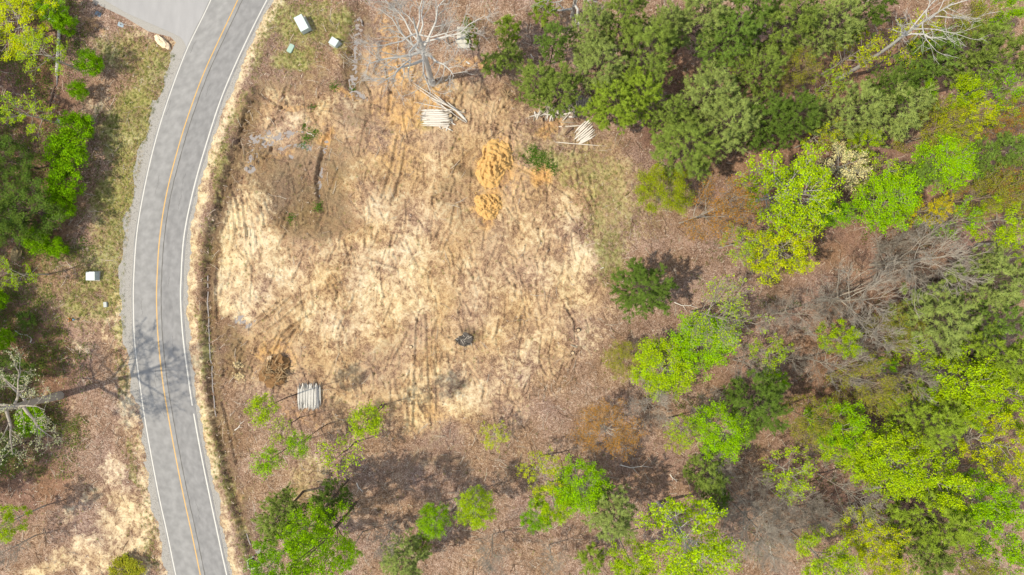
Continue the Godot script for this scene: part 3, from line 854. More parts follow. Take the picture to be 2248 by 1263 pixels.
func build_road() -> void:
	var z0 := -75.0
	var z1 := 75.0
	var xl := func(z): return along(edge_l, z)
	var xr := func(z): return along(edge_r, z)
	var xc := func(z): return along(edge_c, z)
	# gravel shoulders with ragged outer edges
	var gm := mat_noise([base(120, 116, 112), base(176, 173, 170), base(200, 197, 194), base(238, 236, 232)], 0.12, 0.35, 0.95, 3, 41, 2.0)
	structure("gravel_shoulder", ribbon(func(z): return along(edge_l, z) - 0.3 - shoulder_width(z) - 0.45 * jitter(z, 0.8, 3) - 0.12 * jitter(z, 4.7, 5), func(z): return along(edge_l, z), z0, z1, 0.2, 0.018, 0.14), gm)
	structure("gravel_shoulder", ribbon(func(z): return along(edge_r, z), func(z): return along(edge_r, z) + 0.75 + maxf(0.0, 0.5 * jitter(z, 0.23, 8)) + 0.25 * jitter(z, 1.1, 1) + 0.1 * jitter(z, 5.3, 2), z0, z1, 0.2, 0.018, 0.14), gm)
	var road := structure("road", ribbon(func(z): return along(edge_l, z) - 0.24 - 0.05 * jitter(z, 0.9, 1), func(z): return along(edge_c, z) + 0.62, z0, z1, 0.5, 0.07, 0.16, 4), lane_mat([171, 171, 173], 61))
	structure("lane", ribbon(func(z): return along(edge_c, z) + 0.66 + 0.02 * jitter(z, 2.1, 4), func(z): return along(edge_r, z) + 0.32 + 0.06 * jitter(z, 1.1, 2), z0, z1, 0.5, 0.07, 0.16, 4), lane_mat([163, 163, 166], 62), road)
	# the seam between the two passes of asphalt
	structure("asphalt_seam", ribbon(func(z): return along(edge_c, z) + 0.57 + 0.03 * jitter(z, 2.1, 4), func(z): return along(edge_c, z) + 0.69 + 0.03 * jitter(z, 3.1, 6), z0, z1, 0.3, 0.074), mat_plain(base(120, 118, 116), 0.95), road)
	var white := mat_noise([base(172, 170, 167), base(218, 217, 214), base(236, 235, 232), base(244, 243, 240)], 0.04, 0.5, 0.6, 3, 71)
	var amber := mat_noise([base(178, 150, 110), base(222, 174, 92), base(238, 190, 104), base(244, 200, 120)], 0.04, 0.5, 0.6, 3, 72)
	structure("white_line", ribbon(func(z): return along(edge_l, z) - 0.07, func(z): return along(edge_l, z) + 0.07, z0, z1, 0.4, 0.0745), white)
	structure("white_line", ribbon(func(z): return along(edge_r, z) - 0.085, func(z): return along(edge_r, z) + 0.085, z0, 16.6, 0.4, 0.0745), white)
	structure("white_line", ribbon(func(z): return along(edge_r, z) - 0.085, func(z): return along(edge_r, z) + 0.085, 17.3, z1, 0.4, 0.0745), white)
	structure("yellow_line", ribbon(func(z): return along(edge_c, z) - 0.075, func(z): return along(edge_c, z) + 0.075, z0, z1, 0.4, 0.0745), amber)
	# side road that joins at the top
	var poly := PackedVector2Array([Vector2(-79.62, -53.53), Vector2(-64, -44.16), Vector2(-59.62, -41.72), Vector2(-56, -39.47), Vector2(-52.75, -37.59), Vector2(-49.62, -36.22), Vector2(-46.5, -34.84), Vector2(-45.5, -34.34), Vector2(-45, -33.72), Vector2(-44.62, -32.84)])
	var z := -32.9
	while z > -62.0:
		poly.append(Vector2(along(edge_l, z) - 0.1, z))
		z -= 1.0
	poly.append(Vector2(-78.0, -62.0))
	structure("side_road", sheet(poly, 0.062, 0.16), asphalt([186, 186, 190], 63))
	# gravel beside the side road's lower edge
	var lower := [Vector2(-59.62, -41.72), Vector2(-56, -39.47), Vector2(-52.75, -37.59), Vector2(-49.62, -36.22), Vector2(-46.5, -34.84), Vector2(-45.5, -34.34), Vector2(-45, -33.72), Vector2(-44.62, -32.84)]
	var gp := PackedVector2Array()
	for k in lower.size():
		gp.append(lower[k])
	for k in range(lower.size() - 1, -1, -1):
		gp.append(lower[k] + Vector2(-0.35, 0.75 + 0.3 * sin(k * 2.7)))
	structure("gravel_shoulder", sheet(gp, 0.014, 0.1), gm)
	# short cracks in the surface
	var crack := mat_plain(base(104, 102, 100), 0.95)
	for k in 14:
		var zz := rng.randf_range(-38, 38)
		var f := rng.randf_range(0.1, 0.9)
		var side := k % 2
		var a: float = lerpf(along(edge_l, zz), along(edge_c, zz), f) if side == 0 else lerpf(along(edge_c, zz) + 0.8, along(edge_r, zz), f)
		var len := rng.randf_range(1.2, 3.2)
		var ph := rng.randi() % 9
		structure("asphalt_crack", ribbon(func(z2): return a + along(edge_c, z2) - along(edge_c, zz) + 0.12 * jitter(z2, 3.0, ph) - 0.013, func(z2): return a + along(edge_c, z2) - along(edge_c, zz) + 0.12 * jitter(z2, 3.0, ph) + 0.013, zz, zz + len, 0.15, 0.0735), crack, road)

func shoulder_width(z: float) -> float:
	if z < -20.0:
		return 1.5
	if z < 4.0:
		return 1.6
	if z < 16.0:
		return lerpf(1.3, 0.7, (z - 4.0) / 12.0)
	if z < 24.0:
		return 0.35
	return 0.9

# ------------------------------------------------------------------ standing water
func build_puddles() -> void:
	var m := mat_plain(base(206, 194, 186), 0.04, 0.5)
	m.metallic_specular = 1.0
	for k in POOLS.size():
		var p: Array = POOLS[k]
		var poly := PackedVector2Array()
		for a in 28:
			var v := Vector2.from_angle(TAU * a / 28.0)
			poly.append(Vector2(p[0], p[1]) + Vector2(v.x * p[2], v.y * p[3]).rotated(deg_to_rad(p[4])) * (1.08 + 0.1 * sin(a * 2.3 + k)))
		structure("puddle_water", sheet(poly, p[5], 0.0), m)
	# trickle along the ditch
	var b := Buf.new()
	for k in DITCH.size() - 1:
		if DITCH[k].y > -2.0 and DITCH[k].y < 17.0 or DITCH[k].y > 33.0:
			var a: Vector2 = DITCH[k]
			var c: Vector2 = DITCH[k + 1]
			var o := (c - a).orthogonal().normalized() * 0.07
			var ya := height_at(a.x, a.y) + 0.012
			var yc := height_at(c.x, c.y) + 0.012
			b.tri(Vector3(a.x - o.x, ya, a.y - o.y), Vector3(a.x + o.x, ya, a.y + o.y), Vector3(c.x + o.x, yc, c.y + o.y), Vector3.UP, Color.WHITE)
			b.tri(Vector3(a.x - o.x, ya, a.y - o.y), Vector3(c.x + o.x, yc, c.y + o.y), Vector3(c.x - o.x, yc, c.y - o.y), Vector3.UP, Color.WHITE)
	structure("ditch_water", b.mesh(), m)

# ------------------------------------------------------------------ loose cover: dead leaves, twigs, grass, clods, gravel
func vc_mat(rough := 0.9) -> StandardMaterial3D:
	var m := StandardMaterial3D.new()
	m.vertex_color_use_as_albedo = true
	m.roughness = rough
	m.metallic_specular = 0.25
	return m

func on_road(x: float, z: float, margin := 0.3) -> bool:
	if x > along(edge_l, z) - margin and x < along(edge_r, z) + margin:
		return true
	return z < -30.0 and x > -57.5 + (z + 39.5) * 1.5 and x < along(edge_r, z)

func build_scatter() -> void:
	# dead leaves: a patch of a few curled leaves per copy
	var b := Buf.new()
	for k in 5:
		var p := Vector3(rng.randf_range(-.2, .2), rng.randf_range(0.01, 0.05), rng.randf_range(-.2, .2))
		var a := Vector3(rng.randf_range(-1, 1), rng.randf_range(-.35, .35), rng.randf_range(-1, 1)).normalized() * rng.randf_range(0.05, 0.085)
		var nn := Vector3(rng.randf_range(-.4, .4), 1, rng.randf_range(-.4, .4)).normalized()
		b.quad(p, a, a.cross(nn).normalized() * a.length(), nn, Color.WHITE)
	var leaf_mesh := b.mesh()
	var xf := []
	var col := PackedColorArray()
	var pal := [base(184, 152, 128), base(158, 124, 102), base(210, 184, 164), base(132, 101, 82), base(236, 218, 202), base(168, 132, 106), base(194, 162, 136)]
	var tries := 0
	while xf.size() < 42000 and tries < 200000:
		tries += 1
		var x := rng.randf_range(-74, 74)
		var z := rng.randf_range(-43, 43)
		if on_road(x, z, 2.0):
			continue
		var bare := maxf(maxf(control("tan", x, z), control("cream", x, z)), maxf(control("grass", x, z), control("straw", x, z)) * 0.8)
		if rng.randf() < bare * 0.93:
			continue
		xf.append(Transform3D(Basis(Vector3.UP, rng.randf() * TAU).scaled(Vector3.ONE * rng.randf_range(0.7, 1.5)), spot(Vector2(x, z), 0.01)))
		col.append(pal[rng.randi() % pal.size()])
	stuff("leaf_litter", leaf_mesh, vc_mat(), xf, col)
	# twigs and slash
	b = Buf.new()
	b.tube([Vector3(-0.5, 0.02, 0), Vector3(-0.1, 0.05, 0.04), Vector3(0.5, 0.02, -0.03)], [0.022, 0.019, 0.011], 3, Color.WHITE)
	b.tube([Vector3(-0.05, 0.05, 0.04), Vector3(0.25, 0.08, 0.2)], [0.010, 0.005], 3, Color.WHITE)
	var twig := b.mesh()
	xf = []
	col = PackedColorArray()
	pal = [base(196, 176, 156), base(150, 124, 104), base(222, 208, 192), base(110, 88, 72)]
	tries = 0
	while xf.size() < 8000 and tries < 60000:
		tries += 1
		var x := rng.randf_range(-74, 74)
		var z := rng.randf_range(-43, 43)
		if on_road(x, z, 2.5):
			continue
		var keep := 0.9 - 0.75 * maxf(control("grass", x, z), control("cream", x, z)) - 0.45 * control("tan", x, z) + 0.5 * control("dark", x, z)
		if z > 22.0 and x > -28.0 and x < 20.0:
			keep = 1.0
		if rng.randf() > keep:
			continue
		var s := rng.randf_range(0.5, 1.9)
		xf.append(Transform3D(Basis(Vector3.UP, rng.randf() * TAU) * Basis(Vector3.FORWARD, rng.randf_range(-.12, .12)) * Basis().scaled(Vector3(s, 1.0, s)), spot(Vector2(x, z), 0.02)))
		col.append(pal[rng.randi() % pal.size()])
	stuff("twig_litter", twig, vc_mat(), xf, col)
	# grass tufts
	b = Buf.new()
	for k in 16:
		var an := rng.randf() * TAU
		var d := Vector3(cos(an), 0, sin(an))
		var p := d * rng.randf_range(0.0, 0.12)
		var top := p + d * rng.randf_range(0.05, 0.16) + Vector3.UP * rng.randf_range(0.05, 0.14)
		var s := d.cross(Vector3.UP) * 0.014
		b.tri(p - s, p + s, top, (Vector3.UP + d * 0.4).normalized(), Color.WHITE)
	var tuft := b.mesh()
	xf = []
	col = PackedColorArray()
	pal = [base(138, 146, 62), base(118, 136, 48), base(166, 164, 92), base(186, 176, 118), base(104, 122, 44)]
	var pal2 := [base(204, 180, 132), base(186, 160, 112), base(224, 204, 160)]
	tries = 0
	while xf.size() < 17000 and tries < 200000:
		tries += 1
		var x := rng.randf_range(-74, 30)
		var z := rng.randf_range(-43, 43)
		if on_road(x, z, 1.2):
			continue
		var gr := control("grass", x, z)
		var st := control("straw", x, z)
		if rng.randf() > maxf(gr, st * 0.9) * 0.85 + 0.01:
			continue
		var s := rng.randf_range(0.6, 1.5)
		xf.append(Transform3D(Basis(Vector3.UP, rng.randf() * TAU).scaled(Vector3(s, s * 0.8, s)), spot(Vector2(x, z))))
		col.append(pal2[rng.randi() % 3] if rng.randf() * (gr + st) < st else pal[rng.randi() % pal.size()])
	var gm := vc_mat(0.8)
	gm.backlight_enabled = true
	gm.backlight = Color(0.35, 0.4, 0.2)
	stuff("grass", tuft, gm, xf, col)
	# low green undergrowth beneath the trees
	b = Buf.new()
	for k in 12:
		var p := Vector3(rng.randf_range(-.3, .3), rng.randf_range(0.05, 0.4), rng.randf_range(-.3, .3))
		var nn := Vector3(rng.randf_range(-.8, .8), 1, rng.randf_range(-.8, .8)).normalized()
		var a := nn.cross(Vector3(rng.randf_range(-1, 1), 0.1, rng.randf_range(-1, 1))).normalized() * rng.randf_range(0.05, 0.09)
		b.quad(p, a, a.cross(nn), nn, Color.WHITE)
	var sprig := b.mesh()
	xf = []
	col = PackedColorArray()
	pal = [base(112, 134, 44), base(92, 118, 40), base(132, 144, 56), base(124, 112, 62), base(104, 122, 52)]
	var thick := FastNoiseLite.new()
	thick.seed = 88
	thick.frequency = 0.09
	tries = 0
	while xf.size() < 4200 and tries < 40000:
		tries += 1
		var west := rng.randf() < 0.6
		var x := rng.randf_range(-74, -56) if west else rng.randf_range(22, 74)
		var z := rng.randf_range(-43, 26) if west else rng.randf_range(-43, 43)
		var want := thick.get_noise_2d(x, z) * 1.6 + (0.45 if west else -0.1)
		if west:
			want *= smoothstep(-56.0, -60.0, x + absf(z + 8.0) * 0.04)
		if rng.randf() > want:
			continue
		xf.append(Transform3D(Basis(Vector3.UP, rng.randf() * TAU).scaled(Vector3.ONE * rng.randf_range(0.7, 1.5)), spot(Vector2(x, z))))
		col.append(pal[rng.randi() % pal.size()])
	stuff("undergrowth", sprig, gm, xf, col)
	# clods of soil on the lot
	var clod := lump(0.5, 5, 7, 0.35, 77)
	xf = []
	col = PackedColorArray()
	tries = 0
	while xf.size() < 15000 and tries < 90000:
		tries += 1
		var x := rng.randf_range(-41, 14)
		var z := rng.randf_range(-36, 24)
		if x < along(edge_r, z) + 1.5 or rng.randf() > control("tan", x, z):
			continue
		var s := rng.randf_range(0.04, 0.13) if rng.randf() < 0.9 else rng.randf_range(0.13, 0.26)
		xf.append(Transform3D(Basis(Vector3(rng.randf(), rng.randf(), rng.randf()).normalized(), rng.randf() * TAU).scaled(Vector3(s, s * 0.7, s)), spot(Vector2(x, z), s * 0.1)))
		col.append(ground_color(x + rng.randf_range(-.6, .6), z + rng.randf_range(-.6, .6)))
	stuff("soil_clods", clod, vc_mat(0.95), xf, col)
	# loose stones of the shoulders
	xf = []
	col = PackedColorArray()
	pal = [base(210, 207, 203), base(176, 173, 170), base(236, 234, 230), base(140, 137, 134)]
	for k in 9000:
		var z := rng.randf_range(-42, 42)
		var x: float
		if rng.randf() < 0.72:
			x = along(edge_l, z) - 0.35 - absf(rng.randfn(0.0, 1.0)) * (shoulder_width(z) * 0.62 + 0.3)
		else:
			x = along(edge_r, z) + 0.4 + absf(rng.randfn(0.0, 0.5))
		if on_road(x, z, 0.3):
			continue
		var s := rng.randf_range(0.03, 0.075)
		xf.append(Transform3D(Basis(Vector3.UP, rng.randf() * TAU).scaled(Vector3(s, s * 0.8, s)), Vector3(x, maxf(height_at(x, z), 0.018) + s * 0.15, z)))
		col.append(pal[rng.randi() % 4])
	stuff("loose_gravel", clod, vc_mat(0.9), xf, col)

# a rough lump: a lathe of rings pushed in and out
func lump(r: float, rings: int, sides: int, rough: float, seed_: int, squash := Vector3.ONE, col := Color.WHITE) -> ArrayMesh:
	var nz := FastNoiseLite.new()
	nz.seed = seed_
	nz.frequency = 1.1
	var st := SurfaceTool.new()
	st.begin(Mesh.PRIMITIVE_TRIANGLES)
	var grid := []
	for j in rings + 1:
		var row := []
		for i in sides:
			var th := PI * j / rings
			var ph := TAU * (i + 0.5 * (j % 2)) / sides
			var d := Vector3(sin(th) * cos(ph), cos(th), sin(th) * sin(ph))
			row.append(d * r * (1.0 + rough * nz.get_noise_3dv(d * 1.6)  * 1.6) * squash)
		grid.append(row)
	for j in rings:
		for i in sides:
			var a: Vector3 = grid[j][i]
			var b: Vector3 = grid[j][(i + 1) % sides]
			var c: Vector3 = grid[j + 1][i]
			var d: Vector3 = grid[j + 1][(i + 1) % sides]
			for t in [[a, b, c], [b, d, c]]:
				var nn: Vector3 = ((t[1] - t[0]) as Vector3).cross(t[2] - t[0])
				if nn.length() < 1e-7:
					continue
				nn = nn.normalized()
				var flip: bool = nn.dot(t[0] + t[1] + t[2]) > 0.0
				st.set_normal(nn if flip else -nn)
				st.set_color(col)
				for p in ([t[0], t[2], t[1]] if flip else t):
					st.add_vertex(p)
	return st.commit()

# ------------------------------------------------------------------ trees: a few grown forms of each kind, then one thing per tree
func bez(a: Vector3, b: Vector3, c: Vector3, t: float) -> Vector3:
	return a.lerp(b, t).lerp(b.lerp(c, t), t)

func rnd(r: RandomNumberGenerator, a: float, b: float) -> float:
	return r.randf_range(a, b)

# o: h, rad, low (where the crown starts), limbs, subs, twigs, leaves, leaf, cloud, r0, up, twiglets, keep
func grow(seed_: int, o: Dictionary) -> Dictionary:
	var r := RandomNumberGenerator.new()
	r.seed = seed_
	var wood := Buf.new()
	var crown := Buf.new()
	var h: float = o.h
	var rad: float = o.rad
	var low: float = o.low
	var r0: float = o.get("r0", h * 0.0125)
	var up: float = o.get("up", 0.6)
	var stems: int = o.get("stems", 1)
	var tips := []
	for stem in stems:
		var lean := Vector3(rnd(r, -1, 1), 0, rnd(r, -1, 1)) * (0.025 if stems == 1 else 0.13) * h
		var pts := []
		var radii := []
		var wob := Vector3.ZERO
		for k in 10:
			var t := k / 9.0
			wob += Vector3(rnd(r, -1, 1), 0, rnd(r, -1, 1)) * h * 0.006
			pts.append(Vector3(0, t * h * 0.95 - 0.15, 0) + lean * t * t + wob * minf(1.0, t * 4))
			radii.append(r0 * (1.25 if k == 0 else 1.0) * pow(1.0 - t * 0.9, 0.8) / sqrt(stems))
		wood.tube(pts, radii, 7, Color.WHITE)
		tips.append([pts[9], Vector3.UP])
		var limbs: int = int(o.limbs / stems)
		for i in limbs:
			var s := (i + rnd(r, 0.1, 0.9)) / limbs
			var t := low + (0.95 - low) * s
			var f := t * 9.0
			var q := mini(int(f), 8)
			var start: Vector3 = (pts[q] as Vector3).lerp(pts[q + 1], f - q)
			var az := i * 2.39996 + rnd(r, -0.5, 0.5) + stem
			var reach := rad * sin(PI * (0.26 + 0.66 * s)) * (rnd(r, 0.92, 1.05) if o.has("even") else rnd(r, 0.78, 1.1))
			var out := Vector3(cos(az), 0, sin(az))
			var rise := minf(reach * rnd(r, up * 0.6, up * 1.4), h * 1.02 - start.y)
			var end := start + out * reach + Vector3.UP * rise
			var mid := start.lerp(end, 0.5) + Vector3(rnd(r, -.12, .12) * reach, rnd(r, -.2, .05) * reach, rnd(r, -.12, .12) * reach)
			var lr: float = lerpf(radii[q], radii[q + 1], f - q) * rnd(r, 0.5, 0.72) * o.get("thick", 1.0)
			var lp := []
			var lrr := []
			for k in 6:
				lp.append(bez(start, mid, end, k / 5.0) + (Vector3(rnd(r, -1, 1), rnd(r, -1, 1), rnd(r, -1, 1)) * reach * (0.025 if not o.has("thick") else 0.055) if k > 0 else Vector3.ZERO))
				lrr.append(maxf(0.02, lr * (1.0 - k / 5.0 * 0.85)))
			wood.tube(lp, lrr, 5, Color.WHITE)
			var subs: int = o.subs
			for k in subs:
				var g := lerpf(0.3, 1.0, (k + rnd(r, 0, 0.9)) / subs)
				var fp := minf(g * 5.0, 4.99)
				var sp: Vector3 = (lp[int(fp)] as Vector3).lerp(lp[int(fp) + 1], fp - int(fp))
				var sd := (out.rotated(Vector3.UP, (1.0 if k % 2 else -1.0) * rnd(r, 0.25, 1.15)) + Vector3.UP * rnd(r, 0.1, up + 0.35)).normalized()
				var sl := reach * rnd(r, 0.22, 0.42) * (1.15 - 0.4 * g) + 0.35
				var se := sp + sd * sl
				if se.y > h * 1.02:
					se.y = h * 1.02
				var sr := maxf(0.010, lerpf(lrr[int(fp)], lrr[int(fp) + 1], fp - int(fp)) * 0.55 * o.get("thick", 1.0))
				var sm := sp.lerp(se, 0.5) + Vector3(rnd(r, -.1, .1), rnd(r, -.12, .02), rnd(r, -.1, .1)) * sl
				wood.tube([sp, sm, se], [maxf(sr, 0.02), maxf(sr * 0.7, 0.017), 0.012], 3, Color.WHITE)
				tips.append([se, sd])
				for w in int(o.twigs):
					var u := rnd(r, 0.35, 1.0)
					var tp := bez(sp, sm, se, u)
					var td := (sd + Vector3(rnd(r, -1, 1), rnd(r, -.4, 0.9), rnd(r, -1, 1)) * 0.9).normalized()
					var te: Vector3 = tp + td * rnd(r, 0.35, 0.85) * o.get("twig", 1.0)
					wood.tube([tp, te], [0.017, 0.011], 3, Color.WHITE)
					tips.append([te, td])
					for x in int(o.get("twiglets", 0)):
						var xd := (td + Vector3(rnd(r, -1, 1), rnd(r, -.3, 1), rnd(r, -1, 1)) * 0.8).normalized()
						var xp := tp.lerp(te, rnd(r, 0.3, 1.0))
						var xe := xp + xd * rnd(r, 0.25, 0.6)
						wood.tube([xp, xe], [0.013, 0.008], 3, Color.WHITE)
						tips.append([xe, xd])
	var leaves: int = o.get("leaves", 0)
	if leaves > 0:
		var cloud: float = o.get("cloud", 0.3)
		var size: float = o.leaf
		var keep: float = o.get("keep", 1.0)
		for tp in tips:
			if r.randf() > keep:
				continue
			var p: Vector3 = tp[0]
			var d: Vector3 = tp[1]
			var clump := rnd(r, 0.64, 1.0)
			var ripe := rnd(r, 0.82, 1.0)
			for k in int(leaves * rnd(r, 0.5, 1.4)):
				var q := p + Vector3(r.randfn(), r.randfn() * 0.6, r.randfn()) * cloud + d * rnd(r, -0.2, 0.15)
				var nn := Vector3(rnd(r, -1, 1), rnd(r, 0.25, 1.5), rnd(r, -1, 1)).normalized()
				var a := nn.cross(Vector3(rnd(r, -1, 1), rnd(r, -1, 1), rnd(r, -1, 1))).normalized() * size * rnd(r, 0.45, 1.45)
				var v := clump * rnd(r, 0.72, 1.0)
				var warm := rnd(r, 0.84, 1.0)
				var c := Color(v * ripe * (1.0 if warm > 0.92 else 0.88), v * warm, v * rnd(r, 0.6, 1.0))
				if o.has("mix") and r.randf() < o.mixed:
					c = o.mix
				crown.quad(q, a, a.cross(nn), nn, c)
	return {"wood": wood.mesh(), "crown": crown.mesh() if leaves > 0 else null, "h": h, "rad": rad}

func grow_pine(seed_: int, o: Dictionary) -> Dictionary:
	var r := RandomNumberGenerator.new()
	r.seed = seed_
	var wood := Buf.new()
	var crown := Buf.new()
	var h: float = o.h
	var rad: float = o.rad
	var low: float = o.low
	var pts := []
	var radii := []
	var wob := Vector3.ZERO
	for k in 9:
		var t := k / 8.0
		wob += Vector3(rnd(r, -1, 1), 0, rnd(r, -1, 1)) * h * 0.004
		pts.append(Vector3(0, t * h * 0.97 - 0.15, 0) + wob)
		radii.append(h * 0.0115 * (1.0 - t * 0.88))
	wood.tube(pts, radii, 7, Color.WHITE)
	var tufts := [[pts[8], Vector3.UP]]
	var count: int = o.branches
	for i in count:
		var s := (i + rnd(r, 0, 1)) / count
		var t := low + (0.98 - low) * s
		var f := t * 8.0
		var q := mini(int(f), 7)
		var start: Vector3 = (pts[q] as Vector3).lerp(pts[q + 1], f - q)
		var az := i * 2.39996 + rnd(r, -0.6, 0.6)
		var prof := sqrt(maxf(0.02, 1.0 - pow(s, 2.2))) * minf(1.0, 0.62 + s * 1.1)
		var reach := rad * prof * rnd(r, 0.62, 1.1)
		var out := Vector3(cos(az), 0, sin(az))
		var end := start + out * reach + Vector3.UP * (reach * rnd(r, 0.05, 0.35) + 0.3 * s)
		var mid := start.lerp(end, 0.55) + Vector3(0, -0.12 * reach, 0)
		var br := maxf(0.02, radii[q] * 0.38)
		wood.tube([start, mid, end], [br, br * 0.6, 0.012], 4, Color.WHITE)
		var shoots: int = int(o.shoots * (0.5 + 0.7 * reach / rad))
		for k in shoots:
			var g := lerpf(0.32, 1.0, (k + rnd(r, 0.0, 0.9)) / shoots)
			var sp := bez(start, mid, end, g)
			var sd := (out.rotated(Vector3.UP, (1.0 if k % 2 else -1.0) * rnd(r, 0.2, 1.2)) + Vector3.UP * rnd(r, 0.15, 0.8)).normalized()
			var sl := rnd(r, 0.35, 0.85) * minf(1.0, reach * 0.5 + 0.3)
			var se := sp + sd * sl
			wood.tube([sp, se], [0.016, 0.010], 3, Color.WHITE)
			tufts.append([se, sd])
			if r.randf() < 0.6:
				tufts.append([sp.lerp(se, rnd(r, 0.35, 0.6)), sd])
		tufts.append([end, (out + Vector3.UP * 0.6).normalized()])
	var needles: int = o.needles
	for tf in tufts:
		var p: Vector3 = tf[0]
		var d: Vector3 = tf[1]
		var tone := rnd(r, 0.6, 0.96)
		var size := rnd(r, 0.8, 1.2)
		for k in needles:
			var e := (d * rnd(r, 0.0, 1.1) + Vector3(r.randfn(), r.randfn(), r.randfn()) * 0.55).normalized()
			var side := e.cross(Vector3(rnd(r, -1, 1), rnd(r, -1, 1), rnd(r, -1, 1))).normalized() * 0.032
			var a := p + d * rnd(r, -0.16, 0.10)
			var v := tone * rnd(r, 0.8, 1.06)
			var nn := (e.cross(side).normalized() * (1.0 if e.cross(side).y > 0 else -1.0) * 0.6 + e * 0.4 + Vector3.UP * 0.5).normalized()
			crown.tri(a - side, a + side, a + e * rnd(r, 0.26, 0.44) * size, nn, Color(v * rnd(r, 0.9, 1.0), v, v * rnd(r, 0.8, 1.0)))
		if o.get("candles", false) and r.randf() < 0.5:
			var cp := p + d * 0.1
			crown.tube([cp, cp + (d + Vector3.UP).normalized() * 0.22], [0.03, 0.012], 3, Color(1.0, 0.95, 0.75))
	return {"wood": wood.mesh(), "crown": crown.mesh(), "h": h, "rad": rad}

func leaf_mat(c: Color, light := Color(0.5, 0.55, 0.25)) -> StandardMaterial3D:
	var m := vc_mat(0.8)
	m.albedo_color = c.linear_to_srgb()
	m.metallic_specular = 0.12
	m.backlight_enabled = true
	m.backlight = light
	return m

func bark(a: Color, b: Color, seed_: int) -> StandardMaterial3D:
	var m := mat_noise([a, a.lerp(b, 0.5), b], 0.03, 0.9, 0.92, 4, seed_, 1.5)
	return m

